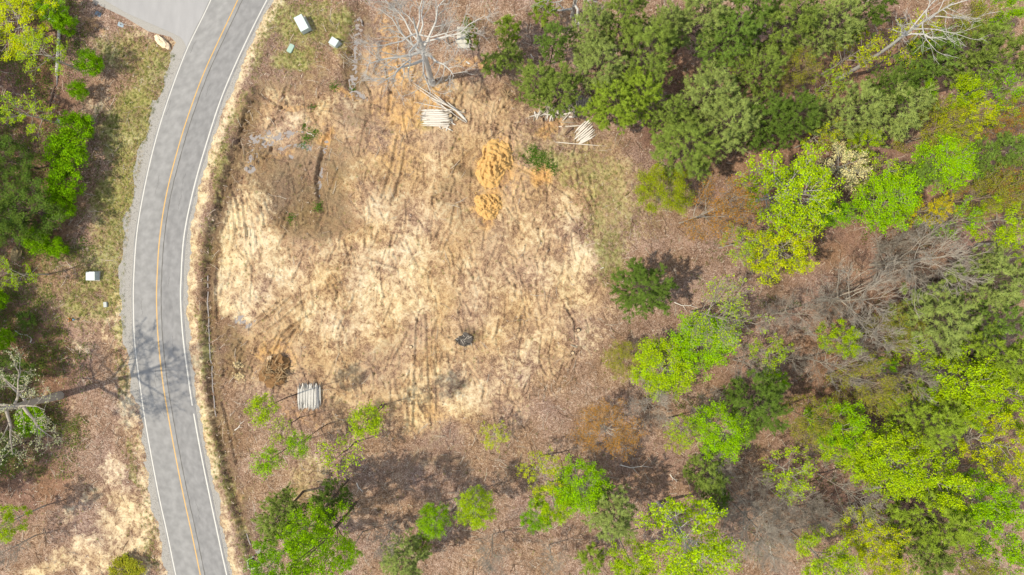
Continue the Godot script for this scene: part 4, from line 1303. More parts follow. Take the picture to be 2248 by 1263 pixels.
func build_protos() -> void:
	var dense := {"h": 16.0, "rad": 4.0, "low": 0.42, "limbs": 15, "subs": 6, "twigs": 4, "leaves": 25, "leaf": 0.105, "cloud": 0.24}
	var feathery := {"h": 16.0, "rad": 4.2, "low": 0.4, "limbs": 17, "subs": 7, "twigs": 4, "leaves": 17, "leaf": 0.10, "cloud": 0.20, "up": 0.8}
	var sparse := {"h": 16.0, "rad": 4.0, "low": 0.36, "limbs": 13, "subs": 6, "twigs": 4, "leaves": 9, "leaf": 0.12, "cloud": 0.22, "keep": 0.8}
	var big := {"h": 19.0, "rad": 5.2, "low": 0.34, "limbs": 22, "subs": 8, "twigs": 5, "leaves": 11, "leaf": 0.125, "cloud": 0.25, "stems": 2, "r0": 0.3}
	var slim := {"h": 15.0, "rad": 2.0, "low": 0.68, "limbs": 11, "subs": 5, "twigs": 4, "leaves": 9, "leaf": 0.10, "cloud": 0.2, "r0": 0.11, "up": 0.7}
	var bare_ := {"h": 13.0, "rad": 4.2, "low": 0.22, "limbs": 15, "subs": 8, "twigs": 6, "twiglets": 2, "up": 1.0, "twig": 1.2}
	var bud := {"h": 12.0, "rad": 3.8, "low": 0.24, "limbs": 15, "subs": 7, "twigs": 6, "twiglets": 1, "up": 0.9, "leaves": 9, "leaf": 0.065, "cloud": 0.2}
	var shrub := {"h": 3.2, "rad": 2.2, "low": 0.12, "limbs": 16, "subs": 5, "twigs": 4, "leaves": 20, "leaf": 0.10, "cloud": 0.2, "stems": 4, "r0": 0.07, "up": 0.7}
	protos.dense = [grow(101, dense), grow(102, dense), grow(103, dense), grow(104, dense)]
	var round_ := {"h": 16.0, "rad": 3.7, "low": 0.46, "limbs": 26, "subs": 6, "twigs": 3, "leaves": 24, "leaf": 0.10, "cloud": 0.26, "up": 0.5, "even": true}
	protos.round = [grow(105, round_), grow(106, round_)]
	protos.feathery = [grow(111, feathery), grow(112, feathery)]
	protos.sparse = [grow(121, sparse), grow(122, sparse), grow(123, sparse)]
	protos.big = [grow(131, big), grow(132, big)]
	protos.slim = [grow(141, slim), grow(142, slim)]
	protos.slim_s = [grow(143, slim.merged({"leaves": 3}, true))]
	protos.bare = [grow(151, bare_), grow(152, bare_), grow(153, bare_.merged({"stems": 3, "low": 0.18, "limbs": 18}, true))]
	protos.bud = [grow(161, bud), grow(162, bud)]
	protos.fine = [grow(163, bud.merged({"leaves": 20, "leaf": 0.062, "cloud": 0.22}, true))]
	protos.rust = [grow(164, bud.merged({"leaves": 6, "leaf": 0.062, "cloud": 0.2, "twiglets": 2}, true)), grow(165, bud.merged({"leaves": 6, "leaf": 0.062, "cloud": 0.2, "twiglets": 2}, true))]
	protos.half = [grow(171, bare_.merged({"leaves": 5, "leaf": 0.085, "cloud": 0.12, "keep": 0.3}, true))]
	protos.shrub = [grow(181, shrub), grow(182, shrub), grow(183, shrub)]
	protos.blossom = [grow(191, sparse.merged({"leaves": 16, "leaf": 0.10, "keep": 1.0, "mix": Color(0.95, 0.9, 0.72), "mixed": 0.66}, true))]
	var pine := {"h": 18.0, "rad": 3.6, "low": 0.36, "branches": 60, "shoots": 6.5, "needles": 32}
	protos.pine = [grow_pine(201, pine), grow_pine(202, pine), grow_pine(203, pine), grow_pine(204, pine.merged({"candles": true}, true)), grow_pine(205, pine.merged({"low": 0.45}, true))]
	protos.spine = [grow_pine(211, {"h": 8.0, "rad": 1.7, "low": 0.42, "branches": 24, "shoots": 4.0, "needles": 26}), grow_pine(212, {"h": 8.0, "rad": 1.7, "low": 0.3, "branches": 30, "shoots": 4.0, "needles": 26})]
	protos.bigbare = [grow(221, {"h": 24.0, "rad": 7.6, "low": 0.45, "limbs": 15, "subs": 9, "twigs": 8, "twiglets": 3, "up": 0.7, "r0": 0.44, "twig": 1.5, "thick": 1.15})]
	protos.whitedead = [grow(222, {"h": 14.0, "rad": 5.5, "low": 0.15, "limbs": 11, "subs": 6, "twigs": 4, "twiglets": 1, "up": 0.35, "r0": 0.28, "twig": 1.5, "thick": 1.5})]
	protos.whitetall = [grow(223, {"h": 27.0, "rad": 5.0, "low": 0.64, "limbs": 12, "subs": 6, "twigs": 4, "up": 1.1, "r0": 0.32, "twig": 1.5, "thick": 1.2})]
	protos.bigbud = [grow(224, {"h": 24.0, "rad": 7.0, "low": 0.3, "limbs": 17, "subs": 8, "twigs": 6, "twiglets": 2, "up": 0.45, "r0": 0.5, "twig": 1.3, "leaves": 3, "leaf": 0.085, "cloud": 0.10})]
	protos.stems = [grow(225, {"h": 8.0, "rad": 1.6, "low": 0.4, "limbs": 15, "subs": 3, "twigs": 3, "stems": 5, "up": 1.4, "r0": 0.16})]
	# leaf colours of the kinds
	leaf_mats.green = leaf_mat(base(166, 212, 16, 0.8))
	leaf_mats.green2 = leaf_mat(base(154, 204, 20, 0.8))
	leaf_mats.lime = leaf_mat(base(190, 218, 24, 0.8))
	leaf_mats.yellow = leaf_mat(base(208, 216, 16, 0.82))
	leaf_mats.gold = leaf_mat(base(236, 214, 30, 0.82))
	leaf_mats.olive = leaf_mat(base(186, 182, 54, 0.75))
	leaf_mats.fine = leaf_mat(base(178, 188, 36, 0.8))
	leaf_mats.orange = leaf_mat(base(212, 150, 70, 0.78))
	leaf_mats.cream = leaf_mat(base(226, 220, 176, 0.8))
	leaf_mats.white = leaf_mat(base(228, 224, 190, 0.8))
	leaf_mats.pine = leaf_mat(base(132, 150, 70, 0.82), Color(0.28, 0.32, 0.16))
	leaf_mats.pine2 = leaf_mat(base(146, 160, 90, 0.84), Color(0.28, 0.32, 0.16))
	leaf_mats.pine3 = leaf_mat(base(120, 146, 66, 0.82), Color(0.28, 0.32, 0.16))
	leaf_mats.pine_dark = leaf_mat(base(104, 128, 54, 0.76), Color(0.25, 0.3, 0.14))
	leaf_mats.pine_bright = leaf_mat(base(142, 164, 56, 0.84), Color(0.3, 0.34, 0.16))
	bark_mats.grey = bark(base(168, 158, 146), base(226, 218, 206), 301)
	bark_mats.pale = bark(base(176, 172, 166), base(236, 234, 230), 302)
	bark_mats.white = bark(base(196, 194, 190), base(250, 249, 247), 303)
	bark_mats.tan = bark(base(168, 144, 120), base(220, 200, 176), 304)
	bark_mats.brown = bark(base(78, 64, 54), base(128, 110, 96), 305)

# kind -> [forms, leaf material, bark, node name, category, group]
const KINDS := {
	"pine": ["pine", ["pine", "pine2", "pine3"], "brown", "pine_tree", "pine", "pines of the woods"],
	"spine": ["spine", ["pine_bright", "pine"], "brown", "pine_sapling", "pine", "young pines"],
	"green": ["dense", ["green", "green2"], "grey", "broadleaf_tree", "tree", "fresh green broadleaf trees"],
	"round": ["round", ["green", "lime"], "grey", "broadleaf_tree", "tree", "fresh green broadleaf trees"],
	"green_s": ["sparse", ["green2", "green"], "grey", "broadleaf_tree", "tree", "fresh green broadleaf trees"],
	"green_big": ["big", ["green"], "brown", "broadleaf_tree", "tree", "fresh green broadleaf trees"],
	"lime": ["dense", ["lime"], "grey", "broadleaf_tree", "tree", "fresh green broadleaf trees"],
	"lime_s": ["sparse", ["lime"], "grey", "broadleaf_tree", "tree", "fresh green broadleaf trees"],
	"lime_big": ["big", ["lime"], "pale", "broadleaf_tree", "tree", "fresh green broadleaf trees"],
	"yellow": ["feathery", ["yellow"], "grey", "broadleaf_tree", "tree", "fresh green broadleaf trees"],
	"yellow_s": ["sparse", ["yellow"], "grey", "broadleaf_tree", "tree", "fresh green broadleaf trees"],
	"gold": ["feathery", ["gold"], "grey", "broadleaf_tree", "tree", "fresh green broadleaf trees"],
	"olive": ["bud", ["olive"], "tan", "budding_tree", "tree", "budding trees"],
	"olive_s": ["bud", ["olive"], "tan", "budding_tree", "tree", "budding trees"],
	"fine": ["fine", ["fine"], "tan", "budding_tree", "tree", "budding trees"],
	"orange": ["rust", ["orange"], "grey", "budding_tree", "tree", "budding trees"],
	"blossom": ["blossom", ["cream"], "pale", "blossom_tree", "tree", ""],
	"bare": ["bare", [""], "grey", "bare_tree", "tree", "leafless trees"],
	"halfbare": ["half", ["lime"], "grey", "budding_tree", "tree", "budding trees"],
	"slim": ["slim", ["green", "lime"], "brown", "slim_tree", "tree", "slim trees below the lot"],
	"slim_s": ["slim_s", ["lime"], "brown", "slim_tree", "tree", "slim trees below the lot"],
	"shrub": ["shrub", ["green2"], "brown", "shrub", "shrub", "roadside bushes"],
	"goldshrub": ["shrub", ["olive"], "brown", "shrub", "shrub", ""],
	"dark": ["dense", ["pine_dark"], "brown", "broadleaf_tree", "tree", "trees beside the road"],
	"bigbare": ["bigbare", [""], "white", "bare_tree", "tree", "leafless trees"],
	"whitedead": ["whitedead", [""], "white", "dead_tree", "tree", ""],
	"whitetall": ["whitetall", [""], "white", "bare_tree", "tree", "leafless trees"],
	"whitetall2": ["whitetall", [""], "pale", "bare_tree", "tree", "leafless trees"],
	"bigbud": ["bigbud", ["white"], "grey", "budding_tree", "tree", "budding trees"],
	"stems": ["stems", [""], "grey", "bare_tree", "tree", "leafless trees"],
}
# kind, foot x, foot z, height, crown radius, label
const TREES := [
	["spine", -5.12, -30.72, 15.61, 0.96, "thin small pine with bare dark stem beside the pale slabs"],
	["spine", -0.42, -33.79, 7, 1.63, "small bright pine alone on brown litter, right of the pale slabs"],
	["spine", -2.47, -29.61, 5, 1.6, "low bushy young pine just above the exposed roots"],
	["spine", -0.36, -30.23, 7, 1.69, "young light green pine between two other young pines above the exposed roots"],
	["spine", 4.15, -35.61, 9, 1.67, "young pine at the top edge beside a white dead tree"],
	["pine", 5.19, -30.68, 13, 2.45, "narrow light green pine standing above the large wood-edge pine"],
	["pine", 3.02, -25.39, 14, 2.83, "pine at the corner of the woods nearest the scattered log heap"],
	["pine", 6.05, -24.38, 14, 3.23, "round pine overhanging the heap of scattered short logs"],
	["pine", 9.69, -31.46, 16, 3.18, "pine below the white dead tree at the top edge"],
	["pine", 10.9, -27.06, 16, 3.45, "pine standing over the small clearing right of the log heap"],
	["pine", 12.27, -22.57, 15, 3.68, "bright pine whose crown reaches toward the small stack of pale poles"],
	["pine", 15.19, -23.48, 16, 3.45, "bright tufted pine at the woods edge left of the bare brown gap"],
	["pine", 15.91, -27.95, 18, 4.3, "broad pine with the largest crown in the row left of the brown gap"],
	["pine", 13.42, -32.66, 18, 3.26, "pine cut by the top edge, left of the brown gap"],
	["pine", 18.07, -31.47, 17, 2.76, "pine beside the brown gap, near the top edge"],
	["pine", 22.24, -32.28, 18, 3.78, "pine at the top edge, right of the brown gap"],
	["pine", 26.03, -29.58, 18, 3.58, "pine above the small yellow-green understory shrub"],
	["pine", 28.22, -32.54, 19, 3.23, "pine at the top edge with pale dead twigs showing"],
	["pine", 32.78, -31.74, 19, 4.13, "wide pale pine at the top edge, left of the tall white trunk"],
	["pine", 29.7, -25.74, 17, 3.02, "upright pine left of the small olive broadleaf tree"],
	["pine", 23.89, -23.48, 16, 4.11, "large pine at the middle of the dense pine stand"],
	["pine", 26.32, -20.01, 16, 4.24, "dense pine just above the lime tree with pale forked trunks"],
	["pine", 30.72, -20.34, 16, 3.31, "pine between the dense stand and the right-hand dark pine"],
	["pine", 33.74, -20.39, 17, 3.68, "dark rounded pine left of the pale pole trunk"],
	["pine", 21.61, -17.55, 14, 4.45, "pine at the lower tip of the stand beside the dry grass"],
	["pine", 19.37, -21.36, 14, 2.7, "pine on the left rim of the dense stand, facing the clearing"],
	["pine", 37.77, -31.2, 19, 3.87, "grey-green pine at the top edge, below the white trunk"],
	["pine", 41.64, -32.81, 19, 2.97, "dark pine at the top edge behind the white trunk"],
	["pine", 44.98, -23.62, 18, 2.87, "dark pine directly below the tall white trunk"],
	["pine", 49.58, -27.03, 18, 3.13, "pine with pointed crown right of the white trunk"],
	["pine", 53.71, -27.98, 19, 3.49, "greyish pine below the white forked branches"],
	["pine", 57.77, -26.68, 20, 3.59, "olive pine near the right edge in the top corner"],
	["pine", 40.61, -21.37, 17, 3.94, "deep green pine left of the pale rounded pine"],
	["pine", 45.9, -21.3, 18, 4.3, "pale rounded pine next to a lime broadleaf tree"],
	["pine", 49.32, -13.8, 14, 2.56, "small pine below the yellow thicket, right of the cream tree"],
	["pine", 57.15, -16.05, 18, 2.87, "blue-green pine below the golden sprays near the right edge"],
	["pine", 59.86, -13.61, 18, 2.61, "pine at the right edge above the golden budding tree"],
	["pine", 16.55, 0.37, 11.25, 4.27, "dark green pine standing alone beside the cleared dirt lot"],
	["pine", 57.42, -1.06, 18, 4.69, "large pine near the right edge below the long pale trunk"],
	["pine", 50.82, 3.63, 17, 4.86, "pine with pale candle tips at the right of the bare grey trees"],
	["pine", 58.51, 3.71, 18, 3.13, "pine near the right edge among lime understory leaves"],
	["pine", 57.42, 8.58, 18, 4.3, "dark pine at the right edge above the bright green crowns"],
	["pine", 29.87, 14.52, 15, 4.14, "dark pine beside the lime tree, right of the orange tree"],
	["pine", 24.68, 23.51, 11.25, 3.03, "pale soft young pine standing alone on bare litter"],
	["pine", 26.61, 27.53, 7.5, 2.13, "low dark young pine just below the pale soft pine"],
	["pine", 12.31, 28.03, 13, 3.8, "pine at the right of the lime and green tree group"],
	["pine", 50.11, 15.64, 17, 4.34, "pine in the gap between two bright lime canopies"],
	["pine", 50.98, 27.72, 16, 4.77, "pine under the long bright green canopy"],
	["pine", 49.88, 32.12, 16, 3.45, "pine at the bottom edge, right of the yellow-lime tree"],
	["pine", -28.72, 27.97, 13.75, 3.51, "pine leaning left of the big green tree by the roadside ditch"],
	["pine", -22.44, 26.47, 13.5, 2.44, "sparse pine with a dark bare stem, above the big green tree"],
	["pine", -13.69, 34.39, 11.25, 3.31, "pine at the bottom edge left of the paired green trees"],
	["spine", 10.52, 35.9, 6, 1.95, "small pine at the bottom edge below the green tree group"],
	["spine", -11.99, 34.55, 5, 1.35, "tiny pine just above the bottom-edge pine"],
	["olive", 34.04, -25.99, 15, 2.05, "small olive-yellow broadleaf tree among the pines"],
	["lime_s", 27.47, -28.36, 11.25, 1.86, "small yellow-green understory tree in a gap between pines"],
	["lime_s", 38.23, -24.7, 15, 1.8, "pale green broadleaf tree at the base of the white trunk"],
	["yellow_s", 42.46, -29.21, 14, 2.46, "yellow-green tree left of the tall white trunk"],
	["yellow_s", 48.74, -29.68, 15, 2.86, "yellow-green tree right of the tall white trunk"],
	["olive", 52.68, -31.6, 17, 2.46, "olive tree behind the white forked branches at the top"],
	["green", 57.17, -32.68, 18, 2.17, "bright green tree at the top edge near the right corner"],
	["green", 49.01, -23.43, 15, 1.43, "bright small crown beside the pale rounded pine"],
	["lime", 53.49, -22.64, 17, 2.08, "yellow-lime tree, upper of the two stacked lime crowns near the right"],
	["yellow", 54.04, -19.92, 17, 2.29, "yellow-lime tree, lower of the two stacked lime crowns near the right"],
	["green_s", 57.17, -23.52, 18, 2.38, "thin green tree with grey limbs near the right edge"],
	["lime", 59.49, -21.17, 19, 2.05, "lime tree cut by the right edge, upper right woods"],
	["olive", 51.59, -19.31, 15, 3.18, "olive budding thicket tree between pine and lime crowns"],
	["orange", 58.91, -19.98, 16, 2.14, "golden budding tree in front of bare ground near the right edge"],
	["round", 52.15, -15.16, 16, 2.91, "bright green flat-topped tree above the small yellow tree"],
	["lime", 43.11, -17.64, 13, 1.62, "small lime tree above the cream blossom tree"],
	["blossom", 40.74, -14.72, 13, 2.98, "cream blossoming tree between lime crowns"],
	["lime_s", 45.25, -13.75, 14, 2.35, "sparse lime tree right of the cream blossoming tree"],
	["yellow_s", 38.89, -19.22, 13, 2.05, "small sparse yellow-green tree above the cream blossoming tree"],
	["orange", 59.25, -11.32, 17, 2.35, "pale orange budding tree near the right edge"],
	["green_s", 59.6, -16.64, 19, 1.84, "green tree cut by the right edge below the lime one"],
	["fine", 19.51, -12.67, 10, 3.41, "olive-yellow tree at the edge of the dry grass"],
	["orange", 23, -8.84, 24, 3.14, "rusty orange budding tree with grey branches near the dry grass"],
	["lime_big", 31.75, -11.47, 20.56, 4.73, "large lime tree with pale forked trunks below the pine stand"],
	["green", 38.95, -9.46, 14, 2.35, "bright green tree at the right rim of the large lime tree"],
	["yellow", 33.05, -4.84, 13.75, 3.97, "vivid yellow-green tree with feathery crown above the open litter"],
	["lime_s", 28.48, -5.45, 12.5, 2.38, "pale lime tree touching the left side of the vivid yellow tree"],
	["round", 45.69, -10.48, 15, 3.27, "bright green tree above the wide bare grey tree"],
	["gold", 50.89, -9.4, 14, 1.71, "small bright yellow tree beside the bright green one"],
	["green_s", 53.96, -8.31, 16, 2.42, "thin green tree right of the small yellow tree"],
	["olive", 56.24, -10.94, 17, 2.57, "pale olive tree above the thin green trees near the right"],
	["lime", 58.79, -8.16, 18, 2.79, "lime tree near the right edge above the long pale trunk"],
	["lime_s", 60.03, -3.58, 18, 1.65, "lime tree at the right edge below the long pale trunk"],
	["bare", 49.25, -3.09, 17.67, 5.18, "wide bare grey tree at the edge of the open litter"],
	["bare", 41.94, 1.66, 15.2, 4.59, "bare grey-tan tree right of the half-leafed tree"],
	["halfbare", 24.5, 3.34, 18, 4.08, "half-leafed tree with grey branches and lime tips"],
	["bare", 36.34, 3.5, 11.25, 2.95, "thin tan bare tree between the half-leafed tree and grey one"],
	["bare", 43.98, 5.83, 15, 3.22, "bare grey tree beside yellow shoots, left of the candled pine"],
	["olive", 47.34, 4.73, 13, 2.54, "olive-gold budding tree touching the candled pine"],
	["round", 24.3, 6.95, 10, 3.41, "bright green tree just below the half-leafed tree"],
	["round", 19.59, 9.94, 8.75, 3.21, "bright green tree nearest the dirt lot, right of centre"],
	["lime_s", 32.44, 8.2, 11.25, 2.19, "sparse lime tree right of the bright green pair"],
	["green", 33.59, 11.69, 8.75, 1.57, "little bright green tree above the dark pine"],
	["lime", 40.32, 6.35, 13.75, 2.14, "lime tree with upturned shoots between bare grey trees"],
	["lime_s", 49.58, 7.51, 13, 2.48, "sparse lime tree at the foot of the candled pine"],
	["bare", 40.12, 9.58, 13.75, 3.25, "tan bare tree in the thicket left of the olive one"],
	["bare", 30.39, 9.92, 8.75, 2.4, "brown bare bush behind the bright green pair"],
	["olive", 42.96, 11.9, 15, 3.18, "brownish olive budding tree above the long bright canopy"],
	["bare", 48.84, 11.26, 14, 2.89, "bare pale tree with straight stems left of the lime crown"],
	["green", 46, 9.41, 12.5, 0.98, "tiny bright sapling among bare grey trees"],
	["bare", 18.02, 15.22, 8.75, 3.24, "grey hazy bare tree right of the orange tree"],
	["olive_s", 14.82, 9.55, 5, 2.33, "small brown budding bush at the right rim of the dirt lot"],
	["orange", 12.06, 18.35, 8.75, 3.46, "bright orange budding tree standing at the bottom of the lot"],
	["round", 53.6, 11.23, 17, 3.44, "bright green tree left of the right-edge lime canopy"],
	["lime", 53.06, 14.32, 17, 2.29, "lime tree under the bright green one near the right"],
	["lime", 59.16, 12.58, 18, 3.51, "broad lime tree at the right edge"],
	["yellow", 57.71, 18.51, 18, 3.62, "yellow-lime tree above the tail of the long bright canopy"],
	["lime_s", 59.86, 22.55, 18, 2.27, "lime tree at the right edge below the yellow-lime one"],
	["green", 40.18, 16.8, 13, 3.13, "bright tree, leftmost of the long diagonal bright canopy"],
	["lime", 41.9, 19.72, 14, 3.32, "lime tree, second in the long diagonal bright canopy"],
	["round", 46.52, 21.05, 15, 3.72, "bright tree in the long canopy, beside the dead grey branch"],
	["lime", 51.06, 23.22, 16, 3.58, "lime tree at the middle of the long diagonal canopy"],
	["green", 55.5, 25.74, 17, 3.13, "green tree, second from the lower end of the long canopy"],
	["green", 58.79, 29.55, 18, 3.31, "green tree at the lower end of the long canopy"],
	["green_s", 56.59, 32.26, 17, 2.61, "green tree at the bottom edge near the right corner"],
	["olive", 54.49, 33.63, 16, 2.48, "yellow-brown tree at the bottom edge, right corner"],
	["yellow", 43.95, 30.3, 13, 3.13, "yellow-lime tree above the bottom edge, left of a pine"],
	["yellow", 45.64, 33.57, 13, 2.37, "yellow-lime tree cut by the bottom edge"],
	["lime", 37.95, 33.22, 15, 3.29, "soft lime tree at the bottom edge, right of the large lime"],
	["lime_s", 35.3, 23.45, 11.25, 3.07, "sparse lime tree alone right of the pale soft pine"],
	["round", 26.05, 17.32, 12.5, 3, "bright lime tree left of the dark pine"],
	["lime_s", 21.48, 17.91, 11.25, 2.08, "thin lime tree left of the bright lime one"],
	["yellow_s", 21.27, 20.06, 7.5, 1.36, "tiny yellow-green sapling on litter right of the orange tree"],
	["lime_big", 20.06, 29.47, 20.65, 5.04, "large lime tree with pale trunk base at the bottom"],
	["lime", 14.43, 33.91, 13.75, 2.57, "lime tree with pale double trunk at the bottom edge"],
	["bare", 30.46, 29.75, 13.75, 3.36, "bare grey tree right of the large lime tree"],
	["bare", 42.01, 25.54, 15, 2.64, "bare tree under the long canopy, above the yellow-lime tree"],
	["olive", 36.64, 16.24, 13.75, 2.53, "olive-yellow tree left of the long bright canopy"],
	["bare", 33.62, 26.24, 11.25, 2.36, "bare thin tree between sparse lime tree and large lime"],
	["round", -9.87, 29.52, 10, 1.82, "green tree, left one of the pair at the bottom middle"],
	["round", -4.91, 27.73, 11.25, 2.1, "bright green tree, right one of the pair at the bottom middle"],
	["yellow_s", 3.77, 23.22, 11.25, 2.52, "yellow-green tree, topmost of the bottom middle group"],
	["lime", 5.2, 26.76, 11.25, 2.41, "lime tree at the centre of the bottom middle group"],
	["round", 8.53, 24.67, 12.5, 2.88, "green tree beside the pine in the bottom middle group"],
	["green", 3.12, 28.89, 10, 1.77, "small green tree, lowest of the bottom middle group"],
	["yellow_s", -2.28, 19.62, 5, 1.73, "faint yellow-green sapling above the bottom middle pair"],
	["bare", -2.59, 33.78, 8.75, 2.4, "bare shrub with dark stems at the bottom middle"],
	["bare", 5.11, 35.26, 7.5, 2.18, "bare shrub with pale curved twigs at the bottom edge"],
	["slim", -29.62, 14.66, 14.79, 1.6, "slim lime tree with dark stem leaning from the stacked logs"],
	["slim_s", -29.14, 17.81, 9, 1.4, "faint lime sapling between the slim trees below the stacked logs"],
	["slim", -25.38, 18.78, 14.55, 1.33, "slim lime tree with small round crown right of the ditch saplings"],
	["slim", -29.94, 21.41, 12.11, 1.47, "slim lime tree nearest the roadside ditch"],
	["slim", -17.44, 16.03, 16.46, 1.62, "bright slim lime tree at the bottom of the dirt lot"],
	["slim_s", -17.89, 16.09, 9, 1.64, "pale slim tree touching the bright slim lime tree"],
	["slim_s", -21.34, 21.13, 9, 2.22, "sparse pale lime sapling above the twig heap"],
	["green", -24.79, 29, 17, 2.81, "top crown of the big green trees by the roadside ditch"],
	["green", -28.46, 32.93, 16, 2.73, "green tree by the concrete culvert at the bottom edge"],
	["green_big", -21.31, 29.41, 24, 3.38, "thick-trunked green tree at the bottom edge left of centre"],
	["green", -20.5, 33.5, 11.25, 1.53, "small green tree right of the thick-trunked one"],
	["bare", -16, 32.02, 10, 2.14, "bare tree with dark stems above the bottom-edge pine"],
	["yellow", -64.69, -35, 5.9, 4.46, "yellow-green tree filling the top left corner"],
	["green", -61.07, -37.06, 5, 1.96, "green tree at the top edge beside the corner tree"],
	["lime_s", -59.34, -29.79, 11.25, 2.74, "dull green tree below the corner tree, over the fallen trunk"],
	["shrub", -59.78, -35.27, 3, 1.24, "dark green bush right of the fallen trunk"],
	["shrub", -56.64, -30.17, 2.6, 1.43, "bright green bush at the edge of the grass verge"],
	["shrub", -58.25, -26.32, 2.4, 1.05, "small dark green bush below the bright verge bush"],
	["lime_s", -61.87, -22.31, 10, 2.43, "yellow-lime sapling with spread leaf sprays, left woods"],
	["shrub", -58.02, -21.44, 3.5, 1.71, "green bush at the top of the long roadside thicket"],
	["shrub", -58.85, -17.83, 4, 2.09, "bright green bush in the middle of the long roadside thicket"],
	["shrub", -59.46, -13.86, 4, 1.9, "bright green bush at the bottom of the long roadside thicket"],
	["shrub", -60.39, -10.83, 3.4, 1.62, "dark green bush below the long roadside thicket"],
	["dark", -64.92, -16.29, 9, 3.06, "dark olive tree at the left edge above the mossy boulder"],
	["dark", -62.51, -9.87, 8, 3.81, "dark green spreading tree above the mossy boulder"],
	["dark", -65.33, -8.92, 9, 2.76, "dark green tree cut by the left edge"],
	["shrub", -63.89, -6.26, 2.5, 1.43, "bright low bush beside the mossy boulder"],
	["shrub", -61.46, -5.35, 2, 1.15, "small green bush between the boulder and the grass"],
	["lime_s", -63.6, -1.82, 10, 2.1, "thin yellow-green tree at the left edge below the boulder"],
	["shrub", -68.64, 1.75, 3, 1.14, "green bush at the left edge"],
	["shrub", -68.27, 6.8, 3, 1.24, "bright green bush at the left edge above the budding oak"],
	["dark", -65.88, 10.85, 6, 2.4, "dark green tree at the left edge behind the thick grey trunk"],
	["bigbud", -62, 14.78, 24, 7.14, "thick grey-trunked tree with cream buds leaning from the left edge"],
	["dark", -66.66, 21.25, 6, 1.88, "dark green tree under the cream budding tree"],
	["shrub", -64.69, 18.1, 2.5, 1.63, "dark green bush below the cream budding tree"],
	["lime", -64.06, 29.92, 10, 2.1, "lime tree at the left edge near the bottom"],
	["bare", -65.47, 34.07, 7.5, 2.18, "bare grey bush at the left edge near the bottom"],
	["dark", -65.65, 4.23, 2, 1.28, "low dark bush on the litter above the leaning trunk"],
	["goldshrub", -52.36, 38.68, 1.4, 1.9, "yellow-flowered bush at the bottom edge beside the road"],
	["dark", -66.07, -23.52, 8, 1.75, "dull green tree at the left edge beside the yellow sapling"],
	["bigbare", -11, -28.09, 24, 7.75, "huge pale bare tree with spreading limbs over the wet ditch"],
	["whitedead", 8.25, -37.22, 14, 5.3, "white dead tree reaching down from the top edge"],
	["whitetall", 45.06, -28.72, 27, 5.1, "tall white trunk leaning through the upper right woods"],
	["stems", -8.69, -33.53, 9, 1.84, "cluster of bare thin stems left of the pale slabs"],
	["whitetall2", 63.62, -5.84, 24, 3.47, "long pale smooth trunk crossing the right edge woods"],
]

func plant(kind: String, x: float, z: float, h: float, rad: float, label: String, n: int, group := "") -> Node3D:
	var k: Array = KINDS[kind]
	var forms: Array = protos[k[0]]
	var f: Dictionary = forms[n % forms.size()]
	var t := thing(k[3], label, k[4], Vector3(x, height_at(x, z), z), rng.randf() * TAU, group if group else k[5])
	var s: float = rad / f.rad
	t.scale = Vector3(s, h / f.h, s * rng.randf_range(0.92, 1.08))
	part("trunk", f.wood, bark_mats[k[2]], t)
	if f.crown != null:
		var tints: Array = k[1]
		part("crown", f.crown, leaf_mats[tints[(n / 2) % tints.size()]], t)
	return t

func build_trees() -> void:
	for n in TREES.size():
		var a: Array = TREES[n]
		var t := plant(a[0], a[1], a[2], a[3], a[4], a[5], n)
		if a[0] == "pine" and (a[5] as String).contains("dark"):
			(t.get_node("crown") as MeshInstance3D).set_surface_override_material(0, leaf_mats.pine_dark)
		if a[0] == "pine" and (a[5] as String).contains("bright"):
			(t.get_node("crown") as MeshInstance3D).set_surface_override_material(0, leaf_mats.pine_bright)
	# tall trees just beyond the west edge of the view, whose shade lies over the strip of woods there
	for k in 9:
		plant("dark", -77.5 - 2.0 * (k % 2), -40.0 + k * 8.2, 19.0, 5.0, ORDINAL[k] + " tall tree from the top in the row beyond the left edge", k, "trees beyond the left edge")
	# thin leafless understory all through the woods on the east side
	var made := 0
	var taken := {}
	var tries := 0
	while made < 64 and tries < 900:
		tries += 1
		var x := rng.randf_range(20.0, 62.0)
		var z := rng.randf_range(-16.0, 36.0)
		var open := x < 30.0 and z < 8.0
		if open or rng.randf() > 0.35 + x / 110.0:
			continue
		made += 1
		# named after the closest tree that no other sapling is named after
		var best := -1
		var least := 1e9
		for k in TREES.size():
			var d := Vector2(TREES[k][1] - x, TREES[k][2] - z).length()
			if d < least and not taken.has(k) and (TREES[k][5] as String).split(" ").size() <= 11:
				least = d
				best = k
		taken[best] = true
		plant("bare", x, z, rng.randf_range(5.0, 10.0), rng.randf_range(1.4, 2.6), "thin leafless sapling near the " + TREES[best][5], made, "understory saplings")

# ------------------------------------------------------------------ logs and timber
var log_forms := []
var end_mesh: Mesh

func log_form(seed_: int) -> Mesh:
	var r := RandomNumberGenerator.new()
	r.seed = seed_
	var b := Buf.new()
	var pts := []
	var radii := []
	for k in 6:
		pts.append(Vector3((k / 5.0 - 0.5), r.randf_range(-.12, .12) * (1.0 if k % 5 else 0.0), r.randf_range(-.12, .12) * (1.0 if k % 5 else 0.0)))
		radii.append(r.randf_range(0.9, 1.06))
	b.tube(pts, radii, 9, Color.WHITE)
	return b.mesh()

